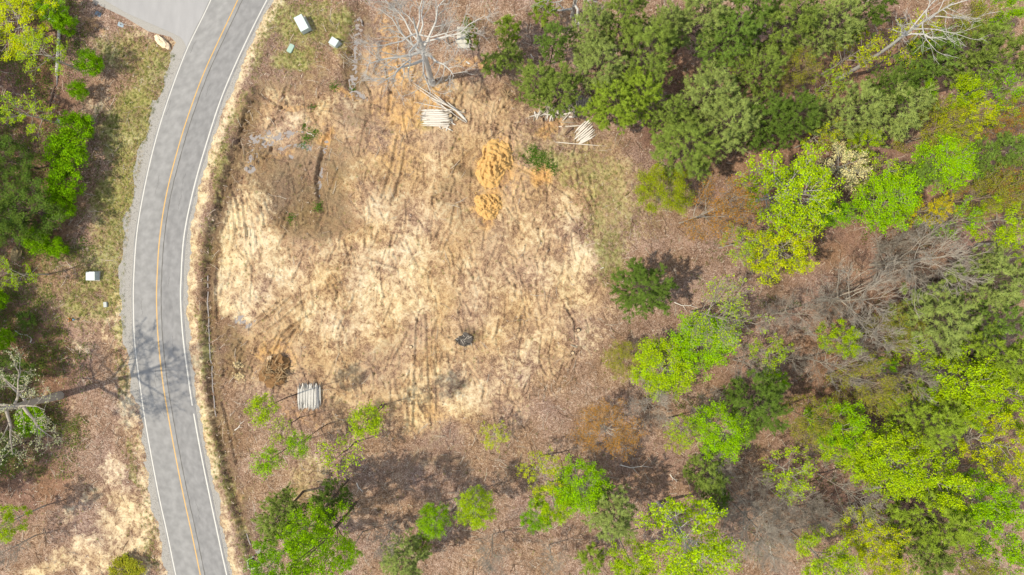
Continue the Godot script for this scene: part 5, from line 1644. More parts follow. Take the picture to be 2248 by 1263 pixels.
func lay_log(a: Vector3, b: Vector3, r: float, mat: Material, label: String, group: String, called := "log") -> Node3D:
	if log_forms.is_empty():
		for k in 5:
			log_forms.append(log_form(400 + k))
		var c := Buf.new()
		c.tube([Vector3(-0.004, 0, 0), Vector3(0.004, 0, 0)], [0.97, 0.97], 9, Color.WHITE, true)
		end_mesh = c.mesh()
	var d := b - a
	var t := thing(called, label, "log", (a + b) / 2.0, 0.0, group)
	var side := d.normalized().cross(Vector3.UP).normalized()
	t.basis = Basis(d.normalized(), side.cross(d.normalized()), side)
	var body := part("bark", log_forms[rng.randi() % 5], mat, t)
	body.scale = Vector3(d.length(), r, r)
	for e in [-0.5, 0.5]:
		var ce := part("cut_end", end_mesh, cut_mat, t, Vector3(d.length() * e, 0, 0))
		ce.scale = Vector3(1, r, r)
	return t

var cut_mat: StandardMaterial3D

func build_logs() -> void:
	cut_mat = mat_noise([base(196, 164, 126), base(226, 200, 164), base(240, 222, 190)], 0.08, 3.0, 0.9, 3, 81)
	var pale := bark(base(196, 186, 174, 0.62), base(250, 246, 240, 0.75), 311)
	var grey := bark(base(172, 168, 162, 0.62), base(244, 242, 238, 0.7), 312)
	var dim := bark(base(150, 138, 122), base(214, 204, 188), 313)
	var brown := bark(base(108, 86, 74), base(150, 124, 108), 314)
	# neat stack at the south-west of the lot, laid north-south in three layers
	var c: Vector2 = Vector2(-27.72, 14.84)
	for layer in 4:
		var n: int = [14, 14, 13, 12][layer]
		for k in n:
			var x := c.x - 1.42 + (k + 0.5 * (layer % 2)) * 0.213 + rng.randf_range(-.02, .02)
			var r := rng.randf_range(0.085, 0.118)
			var y := height_at(c.x, c.y) + 0.10 + layer * 0.2
			var z := c.y + rng.randf_range(-.1, .1)
			var l := rng.randf_range(0.86, 1.02)
			lay_log(Vector3(x, y, z - l), Vector3(x + rng.randf_range(-.05, .05), y + rng.randf_range(-.01, .02), z + l), r, grey, "pale grey log in the neat stack beside the uprooted stump, below the top layer" if layer < 3 else ORDINAL[k] + " log from the road side on top of the neat stack", "logs of the neat stack")
	# the tangled pile north of the middle: short logs side by side, poles thrown over them
	c = Vector2(-10.47, -23.28)
	for layer in 3:
		for k in [9, 9, 8][layer]:
			var z: float = c.y - 1.1 + k * 0.265 + 0.1 * layer
			var r := rng.randf_range(0.10, 0.135)
			var y := height_at(c.x, c.y) + 0.12 + layer * 0.23
			var x := c.x + rng.randf_range(-.1, .1)
			lay_log(Vector3(x - 1.05, y, z), Vector3(x + 1.05, y, z + rng.randf_range(.0, .08)), r, pale, "pale log in the tangled pile below the huge bare tree, under its top row" if layer < 2 else ORDINAL[k] + " log from the top in the upper row of the tangled pile", "logs of the tangled pile")
	for k in 7:
		var z := c.y - 0.95 + k * 0.3
		lay_log(Vector3(c.x + 1.25, height_at(c.x + 1.5, z) + 0.16 + 0.18 * (k % 2), z), Vector3(c.x + 1.95, height_at(c.x + 1.5, z) + 0.16 + 0.15 * (k % 2), z + rng.randf_range(-.1, .1)), rng.randf_range(.09, .13), dim, "short log at the dark end of the tangled pile", "short logs of the tangled pile")
	for p in [[Vector2(-11.99, -26.99), Vector2(-8.12, -24.38), 0.06, 0.25, 0.85], [Vector2(-11.77, -26.42), Vector2(-7.2, -23.24), 0.05, 0.5, 0.35], [Vector2(-10.84, -25.85), Vector2(-9.16, -24.87), 0.07, 0.5, 0.9], [Vector2(-10.35, -26.29), Vector2(-9.21, -25.25), 0.07, 0.15, 0.5], [Vector2(-11.72, -24.93), Vector2(-7.69, -24.11), 0.05, 0.8, 0.6], [Vector2(-10.68, -26.01), Vector2(-8.12, -24.33), 0.06, 0.7, 0.75], [Vector2(-10.03, -25.52), Vector2(-8.01, -24.33), 0.05, 0.9, 0.7], [Vector2(-9.48, -24.76), Vector2(-8.72, -24.05), 0.05, 0.9, 0.7], [Vector2(-8.67, -24.22), Vector2(-7.25, -23.18), 0.04, 0.7, 0.25], [Vector2(-10.87, -25.52), Vector2(-8.94, -24.33), 0.04, 0.6, 0.8]]:
		var a := spot(p[0], p[3])
		var b := spot(p[1], p[4])
		lay_log(a, b, p[2], pale, "long thin pole thrown across the tangled log pile", "poles over the tangled pile", "pole")
	var flare := [Vector2(-8.07, -24.71), Vector2(-6.27, -22.97)]
	lay_log(spot(flare[0], 0.5), spot(flare[1], 0.2), 0.19, grey, "thick grey trunk with flared foot on the tangled log pile", "", "trunk_log")
	for p in [Vector2(-6.76, -24.27), Vector2(-8.5, -23.51), Vector2(-8.04, -23.29), Vector2(-7.74, -23.08)]:
		var at := spot(p, 0.22)
		lay_log(at + Vector3(0, -0.2, 0), at + Vector3(0.06, 0.2, 0.03), 0.24, dim, "upright round log section beside the tangled pile", "upright log sections", "log_section")
	for p in [Vector2(-8.23, -22.86), Vector2(-8.07, -22.48), Vector2(-8.61, -22.53), Vector2(-8.78, -22.2), Vector2(-9.18, -21.93), Vector2(-8.94, -21.8), Vector2(-8.59, -21.7), Vector2(-9.92, -22.04)]:
		var an := rng.randf() * PI
		var d := Vector3(cos(an), 0, sin(an)) * rng.randf_range(0.22, 0.36)
		var at := spot(p, 0.1)
		lay_log(at - d, at + d, rng.randf_range(0.07, 0.1), pale, "small cut piece lying below the tangled log pile", "small cut pieces")
	# small stack of pale poles by the pines
	var place := 0
	for p in [[Vector2(8.83, -21.57), Vector2(9.79, -22.53)], [Vector2(9.18, -21.53), Vector2(10.21, -22.53)], [Vector2(8.93, -21.05), Vector2(10.28, -22.31)], [Vector2(8.96, -20.7), Vector2(10.57, -22.05)], [Vector2(9.28, -20.6), Vector2(10.53, -21.69)], [Vector2(9.38, -20.41), Vector2(10.69, -21.37)], [Vector2(9.44, -20.1), Vector2(10.76, -21.12)], [Vector2(9.48, -19.96), Vector2(10.92, -20.86)], [Vector2(9.79, -19.99), Vector2(11.18, -20.68)]]:
		place += 1
		lay_log(spot(p[0], 0.13), spot(p[1], 0.13), 0.125, pale, ORDINAL[place - 1] + " pole from the top in the small pale row beside the pines", "poles in the small row")
	lay_log(spot([Vector2(6.45, -19.93), Vector2(11.11, -19.51)][0], 0.06), spot([Vector2(6.45, -19.93), Vector2(11.11, -19.51)][1], 0.06), 0.06, pale, "single long white pole lying on the dry grass", "", "pole")
	lay_log(spot([Vector2(6.77, -22.69), Vector2(8.09, -22.63), Vector2(6.71, -22.14), Vector2(8.73, -22.18)][0], 0.07), spot([Vector2(6.77, -22.69), Vector2(8.09, -22.63), Vector2(6.71, -22.14), Vector2(8.73, -22.18)][1], 0.07), 0.075, dim, "brown weathered pole next to the heap of short logs", "", "pole")
	lay_log(spot([Vector2(6.77, -22.69), Vector2(8.09, -22.63), Vector2(6.71, -22.14), Vector2(8.73, -22.18)][2], 0.07), spot([Vector2(6.77, -22.69), Vector2(8.09, -22.63), Vector2(6.71, -22.14), Vector2(8.73, -22.18)][3], 0.07), 0.09, pale, "pale pole between the heap of short logs and dry grass", "", "pole")
	lay_log(spot([Vector2(7.45, -21.21), Vector2(8.06, -21.75)][0], 0.17), spot([Vector2(7.45, -21.21), Vector2(8.06, -21.75)][1], 0.17), 0.18, brown, "short thick brown log left of the pale pole row", "")
	# the loose heap half under the corner pines
	var hc := Vector2(5.88, -24.09)
	for k in 46:
		var p: Vector2 = hc + Vector2(rng.randf_range(-2.9, 2.7), rng.randf_range(-.75, .75))
		var an := rng.randf() * PI
		var l := rng.randf_range(0.3, 0.62)
		var up := rng.randf_range(0.12, 0.5) * (1.0 - absf(p.x - hc.x) / 4.0)
		var d := Vector3(cos(an), rng.randf_range(-.25, .25), sin(an)) * l
		lay_log(spot(p, up) - d, spot(p, up) + d, rng.randf_range(0.08, 0.15), dim if k % 3 else pale, "short split log in the loose heap under the corner pines", "logs of the loose heap")
	for k in 9:
		var p := Vector2(8.81, -25.34) + Vector2(k * 0.24, 0)
		lay_log(spot(p + Vector2(0, -.6), 0.14), spot(p + Vector2(0.1, 0.6), 0.14), 0.11, dim, "short log in the shaded row behind the loose heap", "logs of the shaded row")
	# fallen trunks on the west side, stumps and notable branches
	var f := [Vector2(-62.44, -29.47), Vector2(-61.94, -34.59), Vector2(-64, -37.09), Vector2(-62.25, -36.22), Vector2(-63.44, -25.22), Vector2(-62.88, -27.09), Vector2(-69, 23.03), Vector2(-66.12, 21.66), Vector2(8.19, 7.91), Vector2(8.75, 8.16)]
	lay_log(spot(f[0], 0.2), spot(f[1], 0.25), 0.2, grey, "grey fallen trunk in the upper left woods", "", "fallen_log")
	lay_log(spot(f[2], 0.4), spot(f[3], 0.6), 0.17, pale, "pale broken trunk piece among the upper left trees", "", "fallen_log")
	lay_log(spot(f[4], 0.12), spot(f[5], 0.12), 0.12, brown, "short dark log lying below the grey fallen trunk", "", "fallen_log")
	lay_log(spot(f[6], 0.15), spot(f[7], 0.12), 0.1, brown, "thin dark fallen trunk under the cream budding tree", "", "fallen_log")
	lay_log(spot(f[8], 0.1), spot(f[9], 0.1), 0.11, dim, "short dark log near the cut stump at the right of the lot", "")
	var sm := [Vector2(9.06, 5.84), Vector2(8.31, 8.97), Vector2(-13.88, 8.16)]
	for k in sm.size():
		var t := thing("stump", ["pale cut stump on the litter at the right rim of the lot", "small cut stump with a green sprout near the pale stump", "low cut stump at the lower rim of the lot"][k], "stump", spot(sm[k]), 0.0, "cut stumps")
		var b := Buf.new()
		b.tube([Vector3(0, -0.1, 0), Vector3(0, 0.04, 0), Vector3(0, 0.28, 0)], [0.34, 0.25, 0.22], 11, Color.WHITE)
		part("bark", b.mesh(), brown, t)
		b = Buf.new()
		b.tube([Vector3(0, 0.27, 0), Vector3(0, 0.29, 0)], [0.21, 0.21], 11, Color.WHITE, true)
		part("cut_top", b.mesh(), cut_mat, t)
	var br := [[Vector2(22.25, 2.03), Vector2(25.38, 2.78), "long pale branch lying left of the half-leafed tree"], [Vector2(14.75, 24.28), Vector2(19.25, 24.66), "pale curved branch on the litter below the orange tree"], [Vector2(21.62, 25.53), Vector2(22.62, 26.66), "short pale branch beside the pale soft pine"], [Vector2(-66.12, 7.53), Vector2(-65.88, 6.78), "small pale branch on the left litter"], [Vector2(-68.25, 5.84), Vector2(-65.88, 6.91), "pale broken branch on the dark litter left of the hydrant"], [Vector2(-38.06, 19.59), Vector2(-36.81, 18.34), "pale rotten branch near the roadside ditch"], [Vector2(35.38, 35.22), Vector2(36, 38.03), "pale straight branch at the bottom edge right of the large lime"], [Vector2(-21.31, 26.78), Vector2(-20.38, 28.34), "pale branch in the twig heap below the sparse sapling"], [Vector2(12.56, -2.72), Vector2(12.12, -2.59), "tiny stick on the green patch right of the lot"], [Vector2(-27.12, -20.72), Vector2(-28.25, -21.34), "pale stick lying across the muddy puddle"], [Vector2(2.56, -31.97), Vector2(3, -31.34), "curved bare stick on litter below the young pines"], [Vector2(-9.19, -28.34), Vector2(-8.38, -29.16), "bent root branch at the foot of the huge bare tree"]]
	for k in br.size():
		var t := thing("fallen_branch", br[k][2], "branch", spot(br[k][0]), 0.0, "fallen branches")
		var b := Buf.new()
		var e: Vector2 = br[k][1] - br[k][0]
		var e3 := Vector3(e.x, 0.02, e.y)
		var sd := Vector3(-e.y, 0, e.x) * 0.06
		b.tube([Vector3(0, 0.08, 0), e3 * 0.35 + sd + Vector3(0, 0.1, 0), e3 * 0.7 - sd * 0.4 + Vector3(0, 0.1, 0), e3 + Vector3(0, 0.08, 0)], [0.075, 0.06, 0.045, 0.02], 6, Color.WHITE)
		b.tube([e3 * 0.4 + sd + Vector3(0, 0.1, 0), e3 * 0.62 + sd * 4.5 + Vector3(0, 0.2, 0)], [0.035, 0.012], 5, Color.WHITE)
		b.tube([e3 * 0.66 + Vector3(0, 0.1, 0), e3 * 0.86 - sd * 4.0 + Vector3(0, 0.22, 0)], [0.028, 0.01], 5, Color.WHITE)
		part("limb", b.mesh(), pale, t)

# ------------------------------------------------------------------ boxes and covers of the utilities
func cabinet(called: String, label: String, at: Vector2, size: Vector3, turn_deg: float, body: Material, top: Material, dark: Material, marks: bool) -> void:
	# x is the depth (front faces +x), z the width
	var t := thing(called, label, "utility box", spot(at, 0.0), deg_to_rad(turn_deg))
	var sx := size.x / 2.0
	var sz := size.z / 2.0
	var h := size.y
	var b := Buf.new()
	b.box(Vector3(-sx - 0.12, -0.25, -sz - 0.12), Vector3(sx + 0.14, 0.06, sz + 0.12))
	part("pad", b.mesh(), mat_plain(base(196, 190, 178), 0.9), t)
	b = Buf.new()
	b.prism([Vector3(-sx, 0.06, -sz), Vector3(sx, 0.06, -sz), Vector3(sx, 0.06, sz), Vector3(-sx, 0.06, sz)], [Vector3(-sx, h - 0.05, -sz), Vector3(sx - 0.1, h - 0.05, -sz), Vector3(sx - 0.1, h - 0.05, sz), Vector3(-sx, h - 0.05, sz)])
	part("cabinet", b.mesh(), body, t)
	b = Buf.new()
	b.prism([Vector3(-sx - 0.03, h - 0.049, -sz - 0.03), Vector3(sx - 0.06, h - 0.049, -sz - 0.03), Vector3(sx - 0.06, h - 0.049, sz + 0.03), Vector3(-sx - 0.03, h - 0.049, sz + 0.03)], [Vector3(-sx - 0.01, h, -sz - 0.01), Vector3(sx - 0.09, h, -sz - 0.01), Vector3(sx - 0.09, h, sz + 0.01), Vector3(-sx - 0.01, h, sz + 0.01)])
	part("lid", b.mesh(), top, t)
	# front door, slightly proud of the sloping face
	var slope := 0.1 / (h - 0.11)
	var fx := func(y: float) -> float: return sx - (y - 0.06) * slope
	for s in 2:
		var za := -sz + 0.04 + s * sz
		var zb := -0.01 + s * (sz - 0.03)
		b = Buf.new()
		b.prism([Vector3(fx.call(0.1), 0.1, za), Vector3(fx.call(0.1) + 0.012, 0.1, za), Vector3(fx.call(0.1) + 0.012, 0.1, zb), Vector3(fx.call(0.1), 0.1, zb)], [Vector3(fx.call(h - 0.1), h - 0.1, za), Vector3(fx.call(h - 0.1) + 0.012, h - 0.1, za), Vector3(fx.call(h - 0.1) + 0.012, h - 0.1, zb), Vector3(fx.call(h - 0.1), h - 0.1, zb)])
		part("door", b.mesh(), dark, t)
	if marks:
		var wm := mat_plain(base(226, 228, 226), 0.6)
		for m in [[0.62, -0.16, 0.07, 0.10], [0.62, 0.10, 0.07, 0.09], [0.45, 0.16, 0.06, 0.06], [0.45, -0.14, 0.05, 0.08]]:
			var y: float = h * m[0]
			var x0: float = fx.call(y) + 0.0125
			var x1: float = fx.call(y + m[2] * 2) + 0.0125
			b = Buf.new()
			b.prism([Vector3(x0, y, m[1] - m[3] * 0.5), Vector3(x0 + 0.006, y, m[1] - m[3] * 0.5), Vector3(x0 + 0.006, y, m[1] + m[3] * 0.5), Vector3(x0, y, m[1] + m[3] * 0.5)], [Vector3(x1, y + m[2] * 2, m[1] - m[3] * 0.5), Vector3(x1 + 0.006, y + m[2] * 2, m[1] - m[3] * 0.5), Vector3(x1 + 0.006, y + m[2] * 2, m[1] + m[3] * 0.5), Vector3(x1, y + m[2] * 2, m[1] + m[3] * 0.5)])
			part("label_plate", b.mesh(), wm, t)

func low_lid(called: String, label: String, at: Vector2, size: Vector2, h: float, turn_deg: float, m: Material, category := "cover", grip := false) -> void:
	var t := thing(called, label, category, spot(at, 0.0), deg_to_rad(turn_deg))
	var b := Buf.new()
	var sx := size.x / 2
	var sz := size.y / 2
	var k := minf(sx, sz) * 0.28
	var lo := []
	var mid := []
	var hi := []
	for p in [Vector2(-sx + k, -sz), Vector2(sx - k, -sz), Vector2(sx, -sz + k), Vector2(sx, sz - k), Vector2(sx - k, sz), Vector2(-sx + k, sz), Vector2(-sx, sz - k), Vector2(-sx, -sz + k)]:
		lo.append(Vector3(p.x, -0.2, p.y))
		mid.append(Vector3(p.x, h * 0.75, p.y))
		hi.append(Vector3(p.x * 0.9, h, p.y * 0.93))
	b.prism(lo, mid)
	part("rim", b.mesh(), m, t)
	b = Buf.new()
	for q in mid.size():
		mid[q] = mid[q] * Vector3(0.985, 1, 0.985) + Vector3(0, 0.002, 0)
	b.prism(mid, hi)
	part("lid", b.mesh(), m, t)
	if grip:
		b = Buf.new()
		b.box(Vector3(-0.1, h + 0.001, -0.06), Vector3(0.1, h + 0.012, 0.06))
		part("grip", b.mesh(), mat_plain(base(70, 72, 78), 0.7), t)

func build_utilities() -> void:
	var mint := mat_noise([base(204, 220, 218, 0.6), base(220, 236, 236, 0.6)], 0.02, 0.6, 0.3, 3, 91)
	var green := mint
	var dark := mint
	var grey := mat_noise([base(190, 206, 210, 0.55), base(206, 220, 224, 0.55)], 0.02, 0.6, 0.32, 3, 92)
	var slate := grey
	cabinet("transformer_box", "largest pale green utility cabinet on the grass beside the road", Vector2(-28.5, -35.84), Vector3(1.25, 1.25, 2.1), 28.0, green, mint, dark, false)
	cabinet("transformer_box", "smaller pale green utility cabinet near the muddy ditch", Vector2(-24.22, -33.41), Vector3(1.15, 0.95, 0.95), -32.0, green, mint, dark, true)
	cabinet("transformer_box", "pale grey utility cabinet alone on the left grass verge", Vector2(-57.25, -1.56), Vector3(1.25, 0.9, 1.12), 0.0, slate, grey, slate, true)
	low_lid("handhole_cover", "flat mint green utility lid on the grass below the cabinet", Vector2(-30.34, -32.78), Vector2(0.72, 1.22), 0.16, -28.0, mat_plain(base(176, 208, 194), 0.6), "cover")
	low_lid("pedestal_cover", "small pale grey box beside the gravel shoulder", Vector2(-55.81, 2.34), Vector2(0.48, 0.75), 0.28, 4.0, mat_plain(base(206, 212, 212), 0.7), "utility box")
	low_lid("meter_lid", "light blue-grey meter lid in grass by the side road", Vector2(-53.69, -36.09), Vector2(0.85, 0.6), 0.05, -20.0, mat_plain(base(164, 186, 204), 0.6), "cover", true)
	low_lid("meter_lid", "dark blue-grey meter lid beside the orange soil", Vector2(-56.81, -37.56), Vector2(0.85, 0.6), 0.05, -30.0, mat_plain(base(112, 130, 150), 0.6), "cover", true)
	low_lid("meter_lid", "dark grey lid at the top edge beside the gravel", Vector2(-57.19, -39.09), Vector2(0.8, 0.6), 0.05, -25.0, mat_plain(base(112, 112, 116), 0.7), "cover", true)
	# hydrant with pale bonnet, and a blue marker post
	var t := thing("fire_hydrant", "orange fire hydrant on the grass left of the road", "hydrant", spot(Vector2(-60.59, 4.41)))
	var om := mat_plain(base(236, 150, 40), 0.45)
	var b := Buf.new()
	b.tube([Vector3(0, -0.1, 0), Vector3(0, 0.06, 0), Vector3(0, 0.07, 0), Vector3(0, 0.55, 0), Vector3(0, 0.56, 0), Vector3(0, 0.6, 0)], [0.2, 0.2, 0.13, 0.13, 0.18, 0.18], 14, Color.WHITE, true)
	part("barrel", b.mesh(), om, t)
	b = Buf.new()
	b.tube([Vector3(0, 0.6, 0), Vector3(0, 0.66, 0), Vector3(0, 0.74, 0), Vector3(0, 0.78, 0), Vector3(0, 0.79, 0), Vector3(0, 0.85, 0)], [0.15, 0.145, 0.1, 0.05, 0.035, 0.03], 14, Color.WHITE, true)
	part("bonnet", b.mesh(), mat_plain(base(250, 226, 190), 0.45), t)
	for d in [Vector3(0, 0, 1), Vector3(0, 0, -1), Vector3(1, 0, 0)]:
		b = Buf.new()
		b.tube([d * 0.1 + Vector3(0, 0.42, 0), d * 0.22 + Vector3(0, 0.42, 0), d * 0.225 + Vector3(0, 0.42, 0), d * 0.28 + Vector3(0, 0.42, 0)], [0.07, 0.07, 0.09, 0.085], 10, Color.WHITE, true)
		part("nozzle", b.mesh(), om, t)
	t = thing("marker_post", "short post with light blue top beside the orange hydrant", "post", spot(Vector2(-59.81, 4.38)))
	b = Buf.new()
	b.tube([Vector3(0, -0.2, 0), Vector3(0, 0.5, 0)], [0.05, 0.05], 8, Color.WHITE, true)
	part("post", b.mesh(), mat_plain(base(210, 210, 206), 0.6), t)
	b = Buf.new()
	b.tube([Vector3(0, 0.5, 0), Vector3(0, 0.52, 0), Vector3(0, 0.64, 0), Vector3(0, 0.7, 0)], [0.06, 0.14, 0.14, 0.06], 10, Color.WHITE, true)
	part("cap", b.mesh(), mat_plain(base(140, 200, 244), 0.5), t)
	# culvert headwall at the end of the ditch
	t = thing("culvert_headwall", "three-sided concrete culvert wall at the end of the ditch", "culvert", Vector3(-36.3, 0, 37.4))
	var cm := mat_noise([base(170, 166, 156), base(204, 200, 190), base(224, 220, 210)], 0.03, 0.8, 0.9, 4, 93, 0.6)
	var wall := func(called: String, p: Vector2, q: Vector2) -> void:
		var o := (q - p).orthogonal().normalized() * 0.08
		var wb := Buf.new()
		wb.prism([Vector3(p.x - o.x, -0.95, p.y - o.y), Vector3(q.x - o.x, -0.95, q.y - o.y), Vector3(q.x + o.x, -0.95, q.y + o.y), Vector3(p.x + o.x, -0.95, p.y + o.y)], [Vector3(p.x - o.x, 0.16, p.y - o.y), Vector3(q.x - o.x, 0.16, q.y - o.y), Vector3(q.x + o.x, 0.16, q.y + o.y), Vector3(p.x + o.x, 0.16, p.y + o.y)])
		part(called, wb.mesh(), cm, t)
	wall.call("back_wall", Vector2(0, 0.07), Vector2(0.16, 1.16))
	wall.call("wing_wall", Vector2(-0.02, -0.02), Vector2(0.86, -0.5))
	wall.call("wing_wall", Vector2(0.22, 1.22), Vector2(1.06, 1.1))
	b = Buf.new()
	b.tube([Vector3(-0.5, -0.45, 0.62), Vector3(0.13, -0.45, 0.58)], [0.26, 0.26], 16, Color.WHITE)
	b.tube([Vector3(0.13, -0.45, 0.58), Vector3(0.14, -0.45, 0.58)], [0.26, 0.31], 16, Color.WHITE)
	part("pipe", b.mesh(), mat_plain(base(90, 92, 92), 0.6), t)

# ------------------------------------------------------------------ mounds, root plate, ash, boulders
func mound(called: String, label: String, at: Vector2, radii: Array, h: float, m: Material, seed_: int, crater := 0.0, grooves := []) -> void:
	var t := thing(called, label, "mound", Vector3(at.x, 0, at.y))
	var nz := FastNoiseLite.new()
	nz.seed = seed_
	nz.frequency = 0.9
	nz.fractal_octaves = 4
	var v := PackedVector3Array()
	var idx := PackedInt32Array()
	var rings := 30
	var sides := 84
	var st := SurfaceTool.new()
	st.begin(Mesh.PRIMITIVE_TRIANGLES)
	st.set_smooth_group(0)
	for j in rings + 1:
		for i in sides:
			var a := float(i) / sides * radii.size()
			var k := int(a)
			var r := lerpf(radii[k % radii.size()], radii[(k + 1) % radii.size()], smoothstep(0, 1, a - k))
			var s := float(j) / rings
			var d := Vector2.from_angle(TAU * i / sides) * r * s * (1.0 + 0.09 * nz.get_noise_1d(i * 1.7) * s)
			var prof := pow(1.0 - s, 0.85) * 0.75 + 0.25 * (1.0 - smoothstep(0.3, 1.0, s))
			var y := h * prof + nz.get_noise_2d(d.x * 1.6, d.y * 1.6) * 0.65 * minf(1.0, prof * 3.0 + 0.1) + nz.get_noise_2d(d.x * 3.0, d.y * 3.0) * 0.12 * (1.0 if s < 0.97 else 0.0)
			y -= crater * exp(-d.length_squared() / 0.5)
			for g in grooves:
				var ab: Vector2 = g[1] - g[0]
				var tt := clampf((d - g[0]).dot(ab) / ab.length_squared(), 0, 1)
				var dd: float = d.distance_to(g[0] + ab * tt)
				y -= g[2] * exp(-dd * dd / 0.03)
			if s > 0.95:
				y = minf(y, 0.02) - (s - 0.95) * 5.0
			st.add_vertex(Vector3(d.x, height_at(at.x + d.x, at.y + d.y) + maxf(y, -0.25) + 0.02, d.y))
	for j in rings:
		for i in sides:
			var a := j * sides + i
			var b := j * sides + (i + 1) % sides
			for q in [a, b, a + sides, b, b + sides, a + sides]:
				st.add_index(q)
	st.generate_normals()
	part("soil", st.commit(), m, t)
	# crumbled lumps that rolled off belong to the heap
	var lm := lump(1.0, 5, 7, 0.4, seed_ + 3)
	for k in 26:
		var an := rng.randf() * TAU
		var q := an / TAU * radii.size()
		var r: float = radii[int(q) % radii.size()] * rng.randf_range(0.5, 1.08)
		var d := Vector2.from_angle(an) * r
		var s := rng.randf_range(0.06, 0.17)
		var o := part("lump", lm, m, t, Vector3(d.x, height_at(at.x + d.x, at.y + d.y) + h * (1.0 - smoothstep(0.25, 1.0, r / radii[int(q) % radii.size()])) + s * 0.3, d.y))
		o.scale = Vector3(s, s * 0.8, s)
		o.rotation = Vector3(rng.randf(), rng.randf(), rng.randf()) * 3.0

func boulder(label: String, at: Vector2, size: Vector3, turn: float, m: Material, seed_: int) -> void:
	var o := MeshInstance3D.new()
	o.name = numbered("boulder")
	o.mesh = lump(1.0, 10, 14, 0.38, seed_)
	o.set_surface_override_material(0, m)
	add_child(o)
	o.scale = size
	o.rotation.y = deg_to_rad(turn)
	o.position = spot(at, size.y * 0.35)
	tag(o, label, "boulder", "boulders")

